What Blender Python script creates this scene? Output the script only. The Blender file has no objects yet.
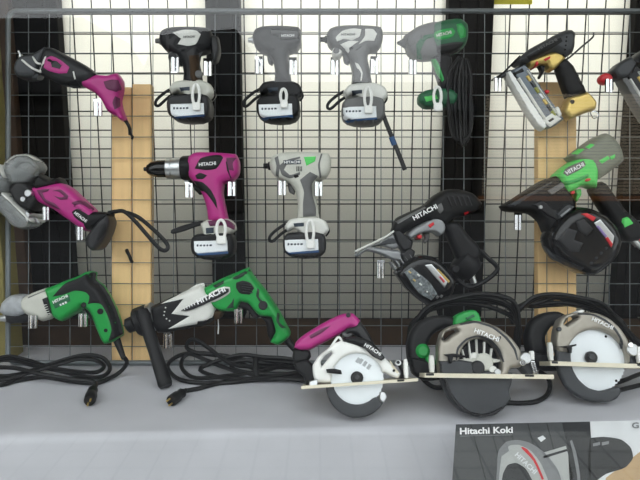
import bpy, bmesh, math, random
import numpy as np
from mathutils import Vector, Matrix
from mathutils.geometry import delaunay_2d_cdt

scene = bpy.context.scene
C = scene.collection
random.seed(7)

# ------------------------------------------------------------------ camera
F = 600.0                       # focal length in pixels of the 640x480 frame
PITCH = math.radians(8.5)
H = 0.508                       # camera height above the display shelf
SP, CP = math.sin(PITCH), math.cos(PITCH)
cam = bpy.data.cameras.new('camera'); cam_o = bpy.data.objects.new('camera', cam); C.objects.link(cam_o)
cam.sensor_width = 36.0; cam.lens = 36.0 * F / 640.0
cam.clip_start = 0.02; cam.clip_end = 300
cam_o.location = (0, 0, H); cam_o.rotation_euler = (math.pi / 2 - PITCH, 0, 0)
scene.camera = cam_o

# ------------------------------------------------------------------ light
world = bpy.data.worlds.new('overcast_sky'); scene.world = world; world.use_nodes = True
bg = world.node_tree.nodes['Background']
bg.inputs[0].default_value = (0.93, 0.97, 1.0, 1); bg.inputs[1].default_value = 1.75
vs = scene.view_settings
vs.view_transform = 'Standard'; vs.look = 'None'; vs.gamma = 1.0; vs.use_curve_mapping = False
vs.exposure = 0.5
scene.cycles.max_bounces = 10; scene.cycles.transparent_max_bounces = 24
scene.cycles.transmission_bounces = 8; scene.cycles.caustics_reflective = False; scene.cycles.caustics_refractive = False

# ------------------------------------------------------------------ materials
def lin(c):
    return tuple(((v / 255) / 12.92 if v / 255 <= 0.04045 else ((v / 255 + 0.055) / 1.055) ** 2.4) for v in c) + (1,)
MATS = {}
def mat(name, rgb, rough=0.5, metal=0.0, var=0.06, scale=40, bump=0.0, trans=0.0, coat=0.0, spec=0.5):
    if name in MATS: return MATS[name]
    m = bpy.data.materials.new(name); m.use_nodes = True
    nt = m.node_tree; b = nt.nodes['Principled BSDF']
    b.inputs['Roughness'].default_value = rough; b.inputs['Metallic'].default_value = metal
    b.inputs['Transmission Weight'].default_value = trans; b.inputs['Coat Weight'].default_value = coat
    b.inputs['Specular IOR Level'].default_value = spec
    tc = nt.nodes.new('ShaderNodeTexCoord'); n = nt.nodes.new('ShaderNodeTexNoise')
    n.inputs['Scale'].default_value = scale; n.inputs['Detail'].default_value = 4
    nt.links.new(tc.outputs['Object'], n.inputs['Vector'])
    r = nt.nodes.new('ShaderNodeValToRGB'); c = lin(rgb)
    r.color_ramp.elements[0].position = 0.3; r.color_ramp.elements[1].position = 0.7
    r.color_ramp.elements[0].color = tuple(max(0, v * (1 - var)) for v in c[:3]) + (1,)
    r.color_ramp.elements[1].color = tuple(min(1, v * (1 + var)) for v in c[:3]) + (1,)
    nt.links.new(n.outputs['Fac'], r.inputs['Fac']); nt.links.new(r.outputs['Color'], b.inputs['Base Color'])
    if bump:
        bp = nt.nodes.new('ShaderNodeBump'); bp.inputs['Strength'].default_value = bump
        bp.inputs['Distance'].default_value = 0.002
        nt.links.new(n.outputs['Fac'], bp.inputs['Height']); nt.links.new(bp.outputs['Normal'], b.inputs['Normal'])
    MATS[name] = m
    return m
M_MAG = mat('magenta_plastic', (176, 36, 124), 0.38)
M_MAGD = mat('plum_plastic', (96, 22, 70), 0.5)
M_GRN = mat('green_plastic', (20, 150, 64), 0.36)
M_GRND = mat('dark_green_plastic', (24, 92, 58), 0.5)
M_GROOVE = mat('groove_green_plastic', (8, 44, 24), 0.5)
M_GRNL = mat('bright_green_plastic', (84, 205, 96), 0.42)
M_BLK = mat('black_rubber', (15, 15, 17), 0.5, bump=0.1, scale=300, spec=0.28)
M_BLKG = mat('glossy_black_plastic', (10, 10, 12), 0.16)
M_DK = mat('charcoal_plastic', (34, 34, 36), 0.42, spec=0.35)
M_GRY = mat('grey_plastic', (98, 98, 98), 0.5)
M_MGR = mat('mid_grey_metal', (146, 148, 150), 0.4, 0.2)
M_SIL = mat('silver_grey_plastic', (200, 200, 190), 0.45)
M_LSIL = mat('light_silver_plastic', (222, 222, 216), 0.42)
M_WHT = mat('white_plastic', (240, 240, 236), 0.4)
M_STEEL = mat('brushed_steel', (205, 207, 208), 0.32, 1.0, 0.05, 120)
M_CHROME = mat('chrome', (235, 236, 238), 0.08, 1.0, 0.02)
M_ALU = mat('cast_aluminium', (160, 154, 143), 0.36, 0.5, 0.06, 90)
M_BLADE = mat('saw_blade_steel', (226, 231, 234), 0.3, 0.25, 0.05, 25)
M_GUARD = mat('dark_guard_metal', (58, 60, 63), 0.45, 0.3)
M_GOLD = mat('gold_anodised', (205, 178, 105), 0.35, 0.75)
M_RED = mat('red_plastic', (205, 35, 45), 0.4)
M_LABEL = mat('battery_label_paper', (236, 240, 242), 0.5)
M_BLUE = mat('blue_print', (30, 72, 118), 0.5)
M_NAVY = mat('navy_print', (28, 44, 60), 0.5)
M_CREAM = mat('cream_base_paint', (226, 218, 196), 0.45)
M_LET = mat('white_lettering', (245, 245, 245), 0.5)
M_LETD = mat('dark_lettering', (50, 55, 60), 0.5)
M_CORD = mat('black_cord_rubber', (12, 12, 13), 0.42, spec=0.28)
M_CLEAR = mat('smoky_clear_plastic', (224, 228, 228), 0.2, 0, 0.1, 30, 0.06, trans=0.75)
M_BAG = mat('clear_plastic_bag', (196, 200, 204), 0.35, 0, 0.2, 70, 0.4, trans=0.35)
M_WIRE = mat('grey_grid_wire', (112, 118, 120), 0.4, 0.5)
M_FRAME = mat('grey_grid_frame', (112, 118, 120), 0.4, 0.3)
M_GWIRE = mat('dark_glass_wire', (26, 28, 30), 0.6)
M_SASH = mat('dark_sash_metal', (20, 18, 16), 0.6, 0.0, 0.2, 8, spec=0.1)
M_BROWN = mat('brown_stained_wood', (84, 62, 44), 0.6, 0, 0.2, 14)
M_OLIVE = mat('olive_painted_wood', (128, 118, 66), 0.6, 0, 0.15, 9)
M_PLASTER = mat('pale_plaster', (190, 188, 180), 0.8, 0, 0.06, 6, 0.2)
M_BROWNL = mat('weathered_sill_wood', (62, 46, 30), 0.7, 0, 0.2, 12, spec=0.15)
M_YEL = mat('yellow_card', (226, 214, 60), 0.6)

def wood_mat(name, rgb):
    m = mat(name, rgb, 0.6, 0, 0.10, 6, 0.05); nt = m.node_tree
    n = [x for x in nt.nodes if x.type == 'TEX_NOISE'][0]
    tc = [x for x in nt.nodes if x.type == 'TEX_COORD'][0]
    mp = nt.nodes.new('ShaderNodeMapping'); mp.inputs['Scale'].default_value = (9, 9, 0.8)
    nt.links.new(tc.outputs['Object'], mp.inputs['Vector']); nt.links.new(mp.outputs['Vector'], n.inputs['Vector'])
    return m
M_PINE = wood_mat('pine_wood', (246, 206, 146))

def frosted_mat():
    m = bpy.data.materials.new('frosted_glass'); m.use_nodes = True; nt = m.node_tree
    nt.nodes.clear(); o = nt.nodes.new('ShaderNodeOutputMaterial')
    t = nt.nodes.new('ShaderNodeBsdfTranslucent'); d = nt.nodes.new('ShaderNodeBsdfDiffuse'); mx = nt.nodes.new('ShaderNodeMixShader')
    n = nt.nodes.new('ShaderNodeTexNoise'); n.inputs['Scale'].default_value = 5
    r = nt.nodes.new('ShaderNodeValToRGB')
    r.color_ramp.elements[0].color = (0.93, 0.90, 0.81, 1); r.color_ramp.elements[1].color = (0.97, 0.95, 0.88, 1)
    nt.links.new(n.outputs['Fac'], r.inputs['Fac'])
    nt.links.new(r.outputs['Color'], t.inputs['Color']); d.inputs['Color'].default_value = (0.5, 0.51, 0.5, 1)
    mx.inputs[0].default_value = 0.14
    nt.links.new(t.outputs[0], mx.inputs[1]); nt.links.new(d.outputs[0], mx.inputs[2]); nt.links.new(mx.outputs[0], o.inputs[0])
    return m
M_FROST = frosted_mat()

def pane_mat():
    m = bpy.data.materials.new('shop_window_glass'); m.use_nodes = True; nt = m.node_tree
    nt.nodes.clear(); o = nt.nodes.new('ShaderNodeOutputMaterial')
    t = nt.nodes.new('ShaderNodeBsdfTransparent'); g = nt.nodes.new('ShaderNodeBsdfGlossy'); mx = nt.nodes.new('ShaderNodeMixShader')
    g.inputs['Roughness'].default_value = 0.0; t.inputs['Color'].default_value = (0.98, 0.985, 0.98, 1)
    lw = nt.nodes.new('ShaderNodeLayerWeight'); lw.inputs['Blend'].default_value = 0.5
    p = nt.nodes.new('ShaderNodeMath'); p.operation = 'POWER'; p.inputs[1].default_value = 5
    ma = nt.nodes.new('ShaderNodeMath'); ma.operation = 'MULTIPLY_ADD'; ma.inputs[1].default_value = 0.94; ma.inputs[2].default_value = 0.036
    nt.links.new(lw.outputs['Facing'], p.inputs[0]); nt.links.new(p.outputs[0], ma.inputs[0]); nt.links.new(ma.outputs[0], mx.inputs[0])
    nt.links.new(t.outputs[0], mx.inputs[1]); nt.links.new(g.outputs[0], mx.inputs[2]); nt.links.new(mx.outputs[0], o.inputs[0])
    return m
M_PANE = pane_mat()

# ------------------------------------------------------------------ helpers
def tag(o, label=None, cat=None, group=None, kind=None):
    if label: o['label'] = label
    if cat: o['category'] = cat
    if group: o['group'] = group
    if kind: o['kind'] = kind
    return o
def mkobj(name, verts, faces, m, parent=None, smooth=40):
    me = bpy.data.meshes.new(name); me.from_pydata([tuple(v) for v in verts], [], [tuple(f) for f in faces]); me.update()
    bm = bmesh.new(); bm.from_mesh(me); bmesh.ops.recalc_face_normals(bm, faces=bm.faces[:]); bm.to_mesh(me); bm.free()
    if smooth:
        for p in me.polygons: p.use_smooth = True
        me.set_sharp_from_angle(angle=math.radians(smooth))
    me.materials.append(m)
    o = bpy.data.objects.new(name, me); C.objects.link(o)
    if parent is not None: o.parent = parent
    return o
class MB:
    def __init__(s): s.v = []; s.f = []
    def add(s, vf):
        n = len(s.v); s.v += list(vf[0]); s.f += [tuple(i + n for i in f) for f in vf[1]]; return s
    def build(s, name, m, parent=None, smooth=40): return mkobj(name, s.v, s.f, m, parent, smooth)
def box(x0, x1, y0, y1, z0, z1):
    v = [(x, y, z) for x in (x0, x1) for y in (y0, y1) for z in (z0, z1)]
    return v, [(0, 1, 3, 2), (4, 6, 7, 5), (0, 4, 5, 1), (2, 3, 7, 6), (0, 2, 6, 4), (1, 5, 7, 3)]
def bbox_obj(name, b, m, parent=None, bev=0.0):
    bm = bmesh.new(); v, f = box(*b); vs_ = [bm.verts.new(p) for p in v]
    for q in f: bm.faces.new([vs_[i] for i in q])
    bmesh.ops.recalc_face_normals(bm, faces=bm.faces[:])
    if bev: bmesh.ops.bevel(bm, geom=bm.edges[:], offset=bev, segments=2, affect='EDGES', profile=0.5)
    me = bpy.data.meshes.new(name); bm.to_mesh(me); bm.free(); me.materials.append(m)
    o = bpy.data.objects.new(name, me); C.objects.link(o)
    if parent is not None: o.parent = parent
    return o
def W(px, py, zc):
    """world point seen at pixel (px, py) at depth zc along the optical axis"""
    xc, yc = (px - 320) / F * zc, (py - 240) / F * zc
    return Vector((xc, zc * CP - yc * SP, H - zc * SP - yc * CP))
def W_Y(px, py, Y):
    r = (py - 240) / F
    return W(px, py, Y / (CP - r * SP))
def W_Z(px, py, Z):
    r = (py - 240) / F
    return W(px, py, (H - Z) / (SP + r * CP))

def smooth_loop(pts, sub=4, closed=True):
    n = len(pts); out = []
    P = [np.array(p[:2], float) for p in pts]; sh = [len(p) > 2 and p[2] for p in pts]
    for i in range(n):
        a_, b_ = P[i] - P[i - 1], P[(i + 1) % n] - P[i]
        la, lb = np.linalg.norm(a_), np.linalg.norm(b_)
        if la > 1e-9 and lb > 1e-9 and a_.dot(b_) < 0.5 * la * lb: sh[i] = True
    for i in range(n if closed else n - 1):
        p0, p1, p2, p3 = P[(i - 1) % n], P[i], P[(i + 1) % n], P[(i + 2) % n]
        if not closed:
            if i == 0: p0 = p1
            if i == n - 2: p3 = p2
        L = np.linalg.norm(p2 - p1)
        def tg(a, b, c):
            la, lb = np.linalg.norm(b - a), np.linalg.norm(c - b)
            if la < 1e-9 or lb < 1e-9: return c - b if la < 1e-9 else b - a
            t = ((b - a) / la * lb + (c - b) / lb * la) / (la + lb)
            return t
        m1 = (p2 - p1) / max(L, 1e-9) if sh[i] else tg(p0, p1, p2)
        m2 = (p2 - p1) / max(L, 1e-9) if sh[(i + 1) % n] else tg(p1, p2, p3)
        m1 = m1 * L * 0.62; m2 = m2 * L * 0.62
        for k in range(sub):
            t = k / sub
            out.append((2*t**3-3*t**2+1)*p1 + (t**3-2*t**2+t)*m1 + (-2*t**3+3*t**2)*p2 + (t**3-t**2)*m2)
    if not closed: out.append(P[-1])
    return np.array(out)
def seg_dist(q, loops):
    best = np.full(len(q), 1e9)
    for lp in loops:
        a = lp; b = np.roll(lp, -1, 0); ab = b - a; l2 = (ab ** 2).sum(1) + 1e-18
        ap = q[:, None, :] - a[None]
        t = np.clip((ap * ab[None]).sum(2) / l2[None], 0, 1)
        d = np.sqrt(((ap - t[..., None] * ab[None]) ** 2).sum(2)).min(1)
        best = np.minimum(best, d)
    return best
def inside(q, lp):
    x, y = q[:, 0], q[:, 1]; r = np.zeros(len(q), bool)
    x1, y1 = lp[:, 0], lp[:, 1]; x2, y2 = np.roll(x1, -1), np.roll(y1, -1)
    for i in range(len(lp)):
        c = (y1[i] > y) != (y2[i] > y)
        if y2[i] != y1[i]:
            r ^= c & (x < (x2[i] - x1[i]) * (y - y1[i]) / (y2[i] - y1[i]) + x1[i])
    return r
def ins_all(q, loops):
    r = inside(q, loops[0])
    for h in loops[1:]: r &= ~inside(q, h)
    return r
def ell(cx, cy, rx, ry=None, a0=0, n=28, rot=0):
    ry = rx if ry is None else ry; c, s = math.cos(math.radians(rot)), math.sin(math.radians(rot))
    return [(cx + rx*math.cos(t)*c - ry*math.sin(t)*s, cy + rx*math.cos(t)*s + ry*math.sin(t)*c) for t in [2*math.pi*i/n for i in range(n)]]
def rrect(cx, cy, w, h, ang=0, r=None):
    c, s = math.cos(math.radians(ang)), math.sin(math.radians(ang)); r = min(w, h) * 0.25 if r is None else r
    o = []
    for sx, sy, a in ((1, -1, -90), (1, 1, 0), (-1, 1, 90), (-1, -1, 180)):
        for k in range(4):
            t = math.radians(a + 30 * k); x = sx * (w/2 - r) + r*math.cos(t); y = sy * (h/2 - r) + r*math.sin(t)
            o.append((cx + x*c - y*s, cy + x*s + y*c))
    return o

class Thing:
    """an Empty at depth zc facing the street; parts traced in photo pixels become solid local geometry (x right, z up, -y to the street)"""
    def __init__(s, name, label, cat, anchor, zc, group=None, lean=0.0):
        s.zc = zc; s.k = zc / F; s.ax, s.ay = anchor
        s.root = bpy.data.objects.new(name, None); C.objects.link(s.root); s.root.empty_display_size = 0.02
        s.root.location = W(s.ax, s.ay, zc); s.rx = -PITCH - math.radians(lean); s.root.rotation_euler = (s.rx, 0, 0)
        tag(s.root, label, cat, group)
    def c2(s, x, y, yd=0.0):
        z = s.zc + yd
        return np.array([(x - 320)/F*z - (s.ax - 320)/F*s.zc, -((y - 240)/F*z - (s.ay - 240)/F*s.zc)])
    def c3(s, p):
        q = s.c2(p[0], p[1], p[2] if len(p) > 2 else 0.0)
        return Vector((q[0], p[2] if len(p) > 2 else 0.0, q[1]))
    def loop(s, pts, yd, sub):
        lp = smooth_loop(pts, sub)
        return np.array([s.c2(x, y, yd) for x, y in lp])
    def body(s, name, pts, m, T=0.03, R=12, wall=None, yc=0.0, holes=(), parent=None, sub=4, step=None, front=None):
        """solid bounded by the outline, rounded to half thickness T over R pixels"""
        R = R * s.k * 0.7; wall = T * 0.42 if wall is None else wall
        loops = [s.loop(pts, yc, sub)] + [s.loop(h, yc, sub) for h in holes]
        o = s._solid(name, loops, m, R, parent, step,
                     lambda d: wall + (T - wall) * np.sqrt(np.clip(1 - (1 - np.minimum(d / R, 1)) ** 2, 0, 1)), yc)
        B = dict(loops=loops, T=T, R=R, wall=wall, yc=yc, obj=o)
        return B
    def _mesh2(s, loops, R, step):
        verts = []; edges = []
        for lp in loops:
            n0 = len(verts); verts += [tuple(p) for p in lp]; edges += [(n0 + i, n0 + (i + 1) % len(lp)) for i in range(len(lp))]
        nb = len(verts); L = loops[0]; lo, hi = L.min(0), L.max(0)
        ext = max(hi - lo); st = max(R / 3.0, ext / 46) if step is None else step * s.k
        ins_pts = []
        for fr in (0.1, 0.3, 0.6):
            for lp in loops:
                t = np.roll(lp, -1, 0) - np.roll(lp, 1, 0); l = np.linalg.norm(t, axis=1, keepdims=True) + 1e-12
                nrm = np.stack([-t[:, 1], t[:, 0]], 1) / l
                for sg in (1, -1):
                    q = lp + nrm * sg * R * fr; ok = ins_all(q, loops); q = q[ok]
                    if len(q): 
                        d = seg_dist(q, loops); q = q[d > R * fr * 0.93]
                        ins_pts += [tuple(p) for p in q]
        gx, gy = np.meshgrid(np.arange(lo[0], hi[0], st), np.arange(lo[1], hi[1], st))
        g = np.stack([gx.ravel(), gy.ravel()], 1)
        if len(g):
            g = g[ins_all(g, loops)]
        if len(g):
            d = seg_dist(g, loops); g = g[d > R * 0.75]
            ins_pts += [tuple(p) for p in g]
        allp = verts + ins_pts
        res = delaunay_2d_cdt([Vector(p) for p in allp], edges, [], 0, 1e-7)
        vo = np.array([(p.x, p.y) for p in res[0]]); tri = [t for t in res[2] if len(t) == 3]
        cen = np.array([vo[list(t)].mean(0) for t in tri]); ok = ins_all(cen, loops)
        tri = [t for t, k in zip(tri, ok) if k]
        orig = {}
        for i, src in enumerate(res[3]):
            for j in src: orig[j] = i
        ring = []; n0 = 0
        for lp in loops:
            ring.append([orig[n0 + i] for i in range(len(lp))]); n0 += len(lp)
        return vo, tri, ring
    def _solid(s, name, loops, m, R, parent, step, hf, yc):
        vo, tri, ring = s._mesh2(loops, R, step)
        d = seg_dist(vo, loops)
        for rg in ring: d[rg] = 0
        h = hf(d); n = len(vo)
        v = [(p[0], yc - hh, p[1]) for p, hh in zip(vo, h)] + [(p[0], yc + hh, p[1]) for p, hh in zip(vo, h)]
        f = [tuple(t) for t in tri] + [tuple(reversed([i + n for i in t])) for t in tri]
        for rg in ring:
            for i in range(len(rg)):
                a, b = rg[i], rg[(i + 1) % len(rg)]
                if a != b: f.append((a, b, b + n, a + n))
        return mkobj(name, v, f, m, parent or s.root)
    def surf(s, B, q):
        d = seg_dist(q, B['loops']); i = ins_all(q, B['loops']); d = np.where(i, d, 0)
        return B['yc'] - (B['wall'] + (B['T'] - B['wall']) * np.sqrt(np.clip(1 - (1 - np.minimum(d / B['R'], 1)) ** 2, 0, 1)))
    def patch(s, name, pts, m, B, t=0.0012, sub=4, holes=(), parent=None, sharp=False, R=1.5):
        """thin piece lying on the front of body B and following its curve"""
        yd = B['yc'] - B['T'] * 0.9; R = R * s.k
        loops = [s.loop(pts, yd, 1 if sharp else sub)] + [s.loop(h, yd, 1 if sharp else sub) for h in holes]
        vo, tri, ring = s._mesh2(loops, R, None)
        y = s.surf(B, vo); d = seg_dist(vo, loops)
        for rg in ring: d[rg] = 0
        lift = t * (0.45 + 0.55 * np.minimum(d / R, 1)); n = len(vo)
        v = [(p[0], a - b, p[1]) for p, a, b in zip(vo, y, lift)] + [(p[0], a + 0.0015, p[1]) for p, a in zip(vo, y)]
        f = [tuple(t_) for t_ in tri] + [tuple(reversed([i + n for i in t_])) for t_ in tri]
        for rg in ring:
            for i in range(len(rg)):
                a, b = rg[i], rg[(i + 1) % len(rg)]
                if a != b: f.append((a, b, b + n, a + n))
        return mkobj(name, v, f, m, parent or B['obj'])
    def text(s, body, a, b, hpx, m, B=None, yd=None, parent=None, name='lettering', lift=0.0016, bold=0.02):
        cu = bpy.data.curves.new('t', 'FONT'); cu.body = body; cu.offset = bold; cu.resolution_u = 3
        to = bpy.data.objects.new('t', cu); C.objects.link(to); bpy.context.view_layer.update()
        me = bpy.data.meshes.new_from_object(to.evaluated_get(bpy.context.evaluated_depsgraph_get()))
        bpy.data.objects.remove(to)
        co = np.array([v.co[:2] for v in me.vertices]); fs = [tuple(p.vertices) for p in me.polygons]
        lo, hi = co.min(0), co.max(0); co = (co - lo) / (hi - lo)
        y0 = yd if B is None else B['yc'] - B['T'] * 0.9
        A = s.c2(a[0], a[1], y0); E = s.c2(b[0], b[1], y0); ux = E - A; uy = np.array([-ux[1], ux[0]]) / np.linalg.norm(ux) * hpx * s.k
        q = A + co[:, :1] * ux + co[:, 1:] * uy
        y = np.full(len(q), y0) if B is None else s.surf(B, q)
        v = [(p[0], yy - lift, p[1]) for p, yy in zip(q, y)]
        # give the letters a hair of thickness
        n = len(v); v += [(p[0], p[1] + 0.0008, p[2]) for p in v]
        ed = {}
        for f in fs:
            for i in range(len(f)):
                k = (f[i], f[(i + 1) % len(f)])
                if (k[1], k[0]) in ed: ed.pop((k[1], k[0]))
                else: ed[k] = 1
        fa = list(fs) + [tuple(reversed([i + n for i in f])) for f in fs] + [(k[1], k[0], k[0] + n, k[1] + n) for k in ed]
        return mkobj(name, v, fa, m, parent or (B['obj'] if B else s.root), smooth=0)
    def lathe(s, name, p0, p1, prof, m, parent=None, seg=24):
        """solid of revolution from p0 to p1 (px, py, depth); prof = [(0..1, radius px)]"""
        a, b = s.c3(p0), s.c3(p1); return s._lathe(name, a, b, [(t, r * s.k) for t, r in prof], m, parent, seg)
    def _lathe(s, name, a, b, prof, m, parent, seg):
        v, f = lathe_geo(a, b, prof, seg)
        return mkobj(name, v, f, m, parent or s.root)
    def disc(s, name, cx, cy, r, y0, y1, m, parent=None, bev=0.15, seg=32, ring=None):
        q = s.c2(cx, cy, y0); a, b = Vector((q[0], y0, q[1])), Vector((q[0], y1, q[1])); r *= s.k
        L = abs(y1 - y0); e = min(bev * r, L * 0.45) / L
        prof = [(0, r * (1 - bev)), (e, r), (1 - e, r), (1, r * (1 - bev))]
        return s._lathe(name, a, b, prof, m, parent, seg)
    def tube(s, name, pts, rpx, m, parent=None, sub=5, seg=8, flat=None):
        P = [s.c3(p) for p in pts]
        v, f = tube_geo(P, rpx * s.k, sub, seg, flat)
        return mkobj(name, v, f, m, parent or s.root)
def lathe_geo(a, b, prof, seg=24):
    ax = b - a; L = ax.length; ax = ax / L
    u = ax.orthogonal().normalized(); w = ax.cross(u)
    v = []; f = []
    for t, r in prof:
        for i in range(seg):
            an = 2 * math.pi * i / seg; v.append(a + ax * L * t + (u * math.cos(an) + w * math.sin(an)) * r)
    for j in range(len(prof) - 1):
        for i in range(seg):
            f.append((j*seg + i, j*seg + (i+1) % seg, (j+1)*seg + (i+1) % seg, (j+1)*seg + i))
    f.append(tuple(range(seg))); n = (len(prof) - 1) * seg; f.append(tuple(n + i for i in range(seg)))
    return v, f
def spline3(P, sub):
    out = []
    n = len(P)
    for i in range(n - 1):
        p0, p1, p2, p3 = P[max(i-1, 0)], P[i], P[i+1], P[min(i+2, n-1)]
        for k in range(sub):
            t = k / sub
            out.append(0.5 * ((2*p1) + (p2-p0)*t + (2*p0-5*p1+4*p2-p3)*t*t + (-p0+3*p1-3*p2+p3)*t**3))
    out.append(P[-1]); return out
def tube_geo(P, r, sub=5, seg=8, flat=None, rad=None):
    Q = spline3([Vector(p) for p in P], sub) if sub > 1 else [Vector(p) for p in P]
    v = []; f = []; u = None
    for i, q in enumerate(Q):
        t = (Q[min(i+1, len(Q)-1)] - Q[max(i-1, 0)]).normalized()
        if u is None: u = t.orthogonal().normalized() if flat is None else Vector((0, 1, 0))
        u = (u - t * u.dot(t)).normalized(); w = t.cross(u)
        ru, rw = (r, r) if flat is None else (r * flat, r)
        if flat is not None: u = (Vector((0, 1, 0)) - t * t.y).normalized(); w = t.cross(u)
        for k in range(seg):
            a = 2 * math.pi * k / seg; v.append(q + u * math.cos(a) * ru + w * math.sin(a) * rw)
    for i in range(len(Q) - 1):
        for k in range(seg):
            f.append((i*seg + k, i*seg + (k+1) % seg, (i+1)*seg + (k+1) % seg, (i+1)*seg + k))
    f.append(tuple(range(seg))); n = (len(Q)-1)*seg; f.append(tuple(n + k for k in range(seg)))
    return v, f

# ================================================================== the setting
YB = 1.65                                   # plane of the wired-glass windows
ZG = 1.43                                   # depth of the leaning wire grid along the view axis
def bx(name, b, m, kind='structure', parent=None, bev=0.0):
    o = bbox_obj(name, b, m, parent, bev)
    if kind and parent is None: o['kind'] = kind
    return o
bx('floor', (-1.3, 1.3, 1.09, 1.72, -0.9, -0.006), M_PLASTER)
bx('ceiling', (-1.3, 1.3, 0.96, 1.72, 1.32, 1.36), M_PLASTER)
bx('wall_left', (-1.34, -1.3, 0.96, 1.72, -0.9, 1.36), M_PLASTER)
bx('wall_right', (1.3, 1.34, 0.96, 1.72, -0.9, 1.36), M_PLASTER)

# wired-glass windows between dark mullions
def zx(px, py, Y): return W_Y(px, py, Y)
gz0 = zx(320, 318, YB).z; gz1 = 1.3
spans = [(72, 212), (244, 441), (484, 618)]
xs = [(zx(a, 170, YB).x, zx(b, 170, YB).x) for a, b in spans]
xs.append((zx(652, 170, YB).x, 1.28))
gw = 0.05
for i, (x0, x1) in enumerate(xs):
    pane = bx('window_%d' % (i + 2), (x0 - 0.004, x1 + 0.004, YB, YB + 0.006, gz0 - 0.004, gz1), M_FROST)
    k = math.ceil((x0 + 0.003) / gw)
    vme = None
    while k * gw < x1 - 0.003:
        if vme is None:
            v, f = tube_geo([(0, 0, gz0), (0, 0, gz1)], 0.0018, 1, 6); wo = mkobj('wire', v, f, M_GWIRE, pane); vme = wo.data
        else:
            wo = bpy.data.objects.new('wire', vme); C.objects.link(wo); wo.parent = pane
        wo.location = (k * gw, YB - 0.0015, 0); k += 1
    hme = None; z = gz0 + 0.024
    while z < gz1:
        if hme is None:
            v, f = tube_geo([(x0, 0, 0), (x1, 0, 0)], 0.0017, 1, 6); wo = mkobj('wire', v, f, M_GWIRE, pane); hme = wo.data
        else:
            wo = bpy.data.objects.new('wire', hme); C.objects.link(wo); wo.parent = pane
        wo.location = (0, YB - 0.002, z); z += gw
xl = zx(0, 170, YB).x
mull = [(zx(25, 100, YB).x, xs[0][0], M_SASH), (xs[0][1], xs[1][0], M_SASH), (xs[1][1], xs[2][0], M_SASH), (xs[2][1], xs[3][0], M_SASH)]
n = 1
for x0, x1, m in mull:
    t = bx('trim_%d' % n, (x0, x1, YB - 0.035, YB + 0.05, 0.05, 1.3), m, bev=0.003); n += 1
    for fx in (0.3, 0.7):          # ribs of the mullion profile
        xm = x0 + (x1 - x0) * fx
        bx('mullion_rib', (xm - 0.005, xm + 0.005, YB - 0.042, YB - 0.034, 0.06, 1.29), m, None, t)
bx('trim_%d' % n, (-1.3, mull[0][0] + 0.001, YB - 0.06, YB + 0.05, 0.0, 1.3), M_BROWN, bev=0.003); n += 1
bx('trim_%d' % n, (-1.3, 1.3, YB - 0.05, YB + 0.05, zx(320, 326, YB).z - 0.05, gz0), M_SASH, bev=0.003); n += 1
bx('trim_%d' % n, (-1.3, 1.3, YB - 0.13, YB - 0.055, 0.0, 0.052), M_BROWNL, bev=0.003); n += 1
# unseen block added to dim the lower part of the wired glass
bx('pane_shade_block', (-3.5, 3.5, YB + 0.26, YB + 0.40, -0.9, 0.58), mat('shade_block_grey', (78, 80, 80), 0.9, 0, 0.1, 3))

# street side: shop window, pavement, low buildings across the street (seen mirrored in the pane)
GY = 0.955
g = bx('window_1', (-1.34, 1.34, GY - 0.003, GY + 0.003, -0.55, 1.30), M_PANE)
bx('window_sill', (-1.36, 1.36, GY - 0.05, GY + 0.05, -0.62, -0.55), M_SASH, None, g, 0.004)
bx('window_head', (-1.36, 1.36, GY - 0.04, GY + 0.04, 1.30, 1.36), M_SASH, None, g, 0.004)
bx('wall_front', (-1.36, 1.36, GY - 0.03, GY + 0.12, -0.9, -0.62), M_PLASTER)
bx('trim_%d' % n, (-0.86, W(3.5, 240, ZG).x, 1.40, 1.47, 0.0, 1.3), M_OLIVE, bev=0.003); n += 1

def pave_mat():
    m = mat('pavement_tiles', (172, 172, 168), 0.85, 0, 0.1, 3); nt = m.node_tree
    b = nt.nodes['Principled BSDF']; br = nt.nodes.new('ShaderNodeTexBrick')
    tc = [x for x in nt.nodes if x.type == 'TEX_COORD'][0]
    br.offset = 0.0; br.inputs['Scale'].default_value = 1.0; br.inputs['Mortar Size'].default_value = 0.006
    br.inputs['Brick Width'].default_value = 0.15; br.inputs['Row Height'].default_value = 0.15
    br.inputs['Color1'].default_value = lin((186, 186, 182)); br.inputs['Color2'].default_value = lin((172, 173, 170)); br.inputs['Mortar'].default_value = lin((96, 96, 96))
    nt.links.new(tc.outputs['Object'], br.inputs['Vector']); nt.links.new(br.outputs['Color'], b.inputs['Base Color'])
    return m
bx('ground', (-30, 30, -0.95, GY - 0.03, -0.96, -0.9), pave_mat())
bx('road', (-30, 30, -30, -0.95, -1.06, -0.98), mat('asphalt', (66, 67, 70), 0.9, 0, 0.15, 30))
M_SIDE = mat('beige_shutter', (238, 216, 184), 0.7); M_ROOF = mat('dark_roof_tile', (42, 44, 48), 0.7)
M_HWALL = mat('grey_house_wall', (58, 54, 50), 0.85); M_RUST = mat('orange_rail', (196, 122, 60), 0.6)
DV = 14.0; YO = 2 * GY - DV                       # far side of the street
def rz_(py): return H + (150 - py) / F * DV        # height of the mirrored line seen at pixel row py
def rx_(px): return (px - 320) / F * DV
hb = bpy.data.objects.new('low_house', None); C.objects.link(hb); hb.location = (0, YO, -0.9)
tag(hb, 'low grey house with dark roof across the street', 'building')
def part(nm, b, m):
    o = bbox_obj(nm, (b[0], b[1], b[2] - YO, b[3] - YO, b[4] + 0.9, b[5] + 0.9), m, hb); return o
part('house_wall', (-16, rx_(470), YO - 4, YO, -0.9, rz_(112)), M_HWALL)
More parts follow.
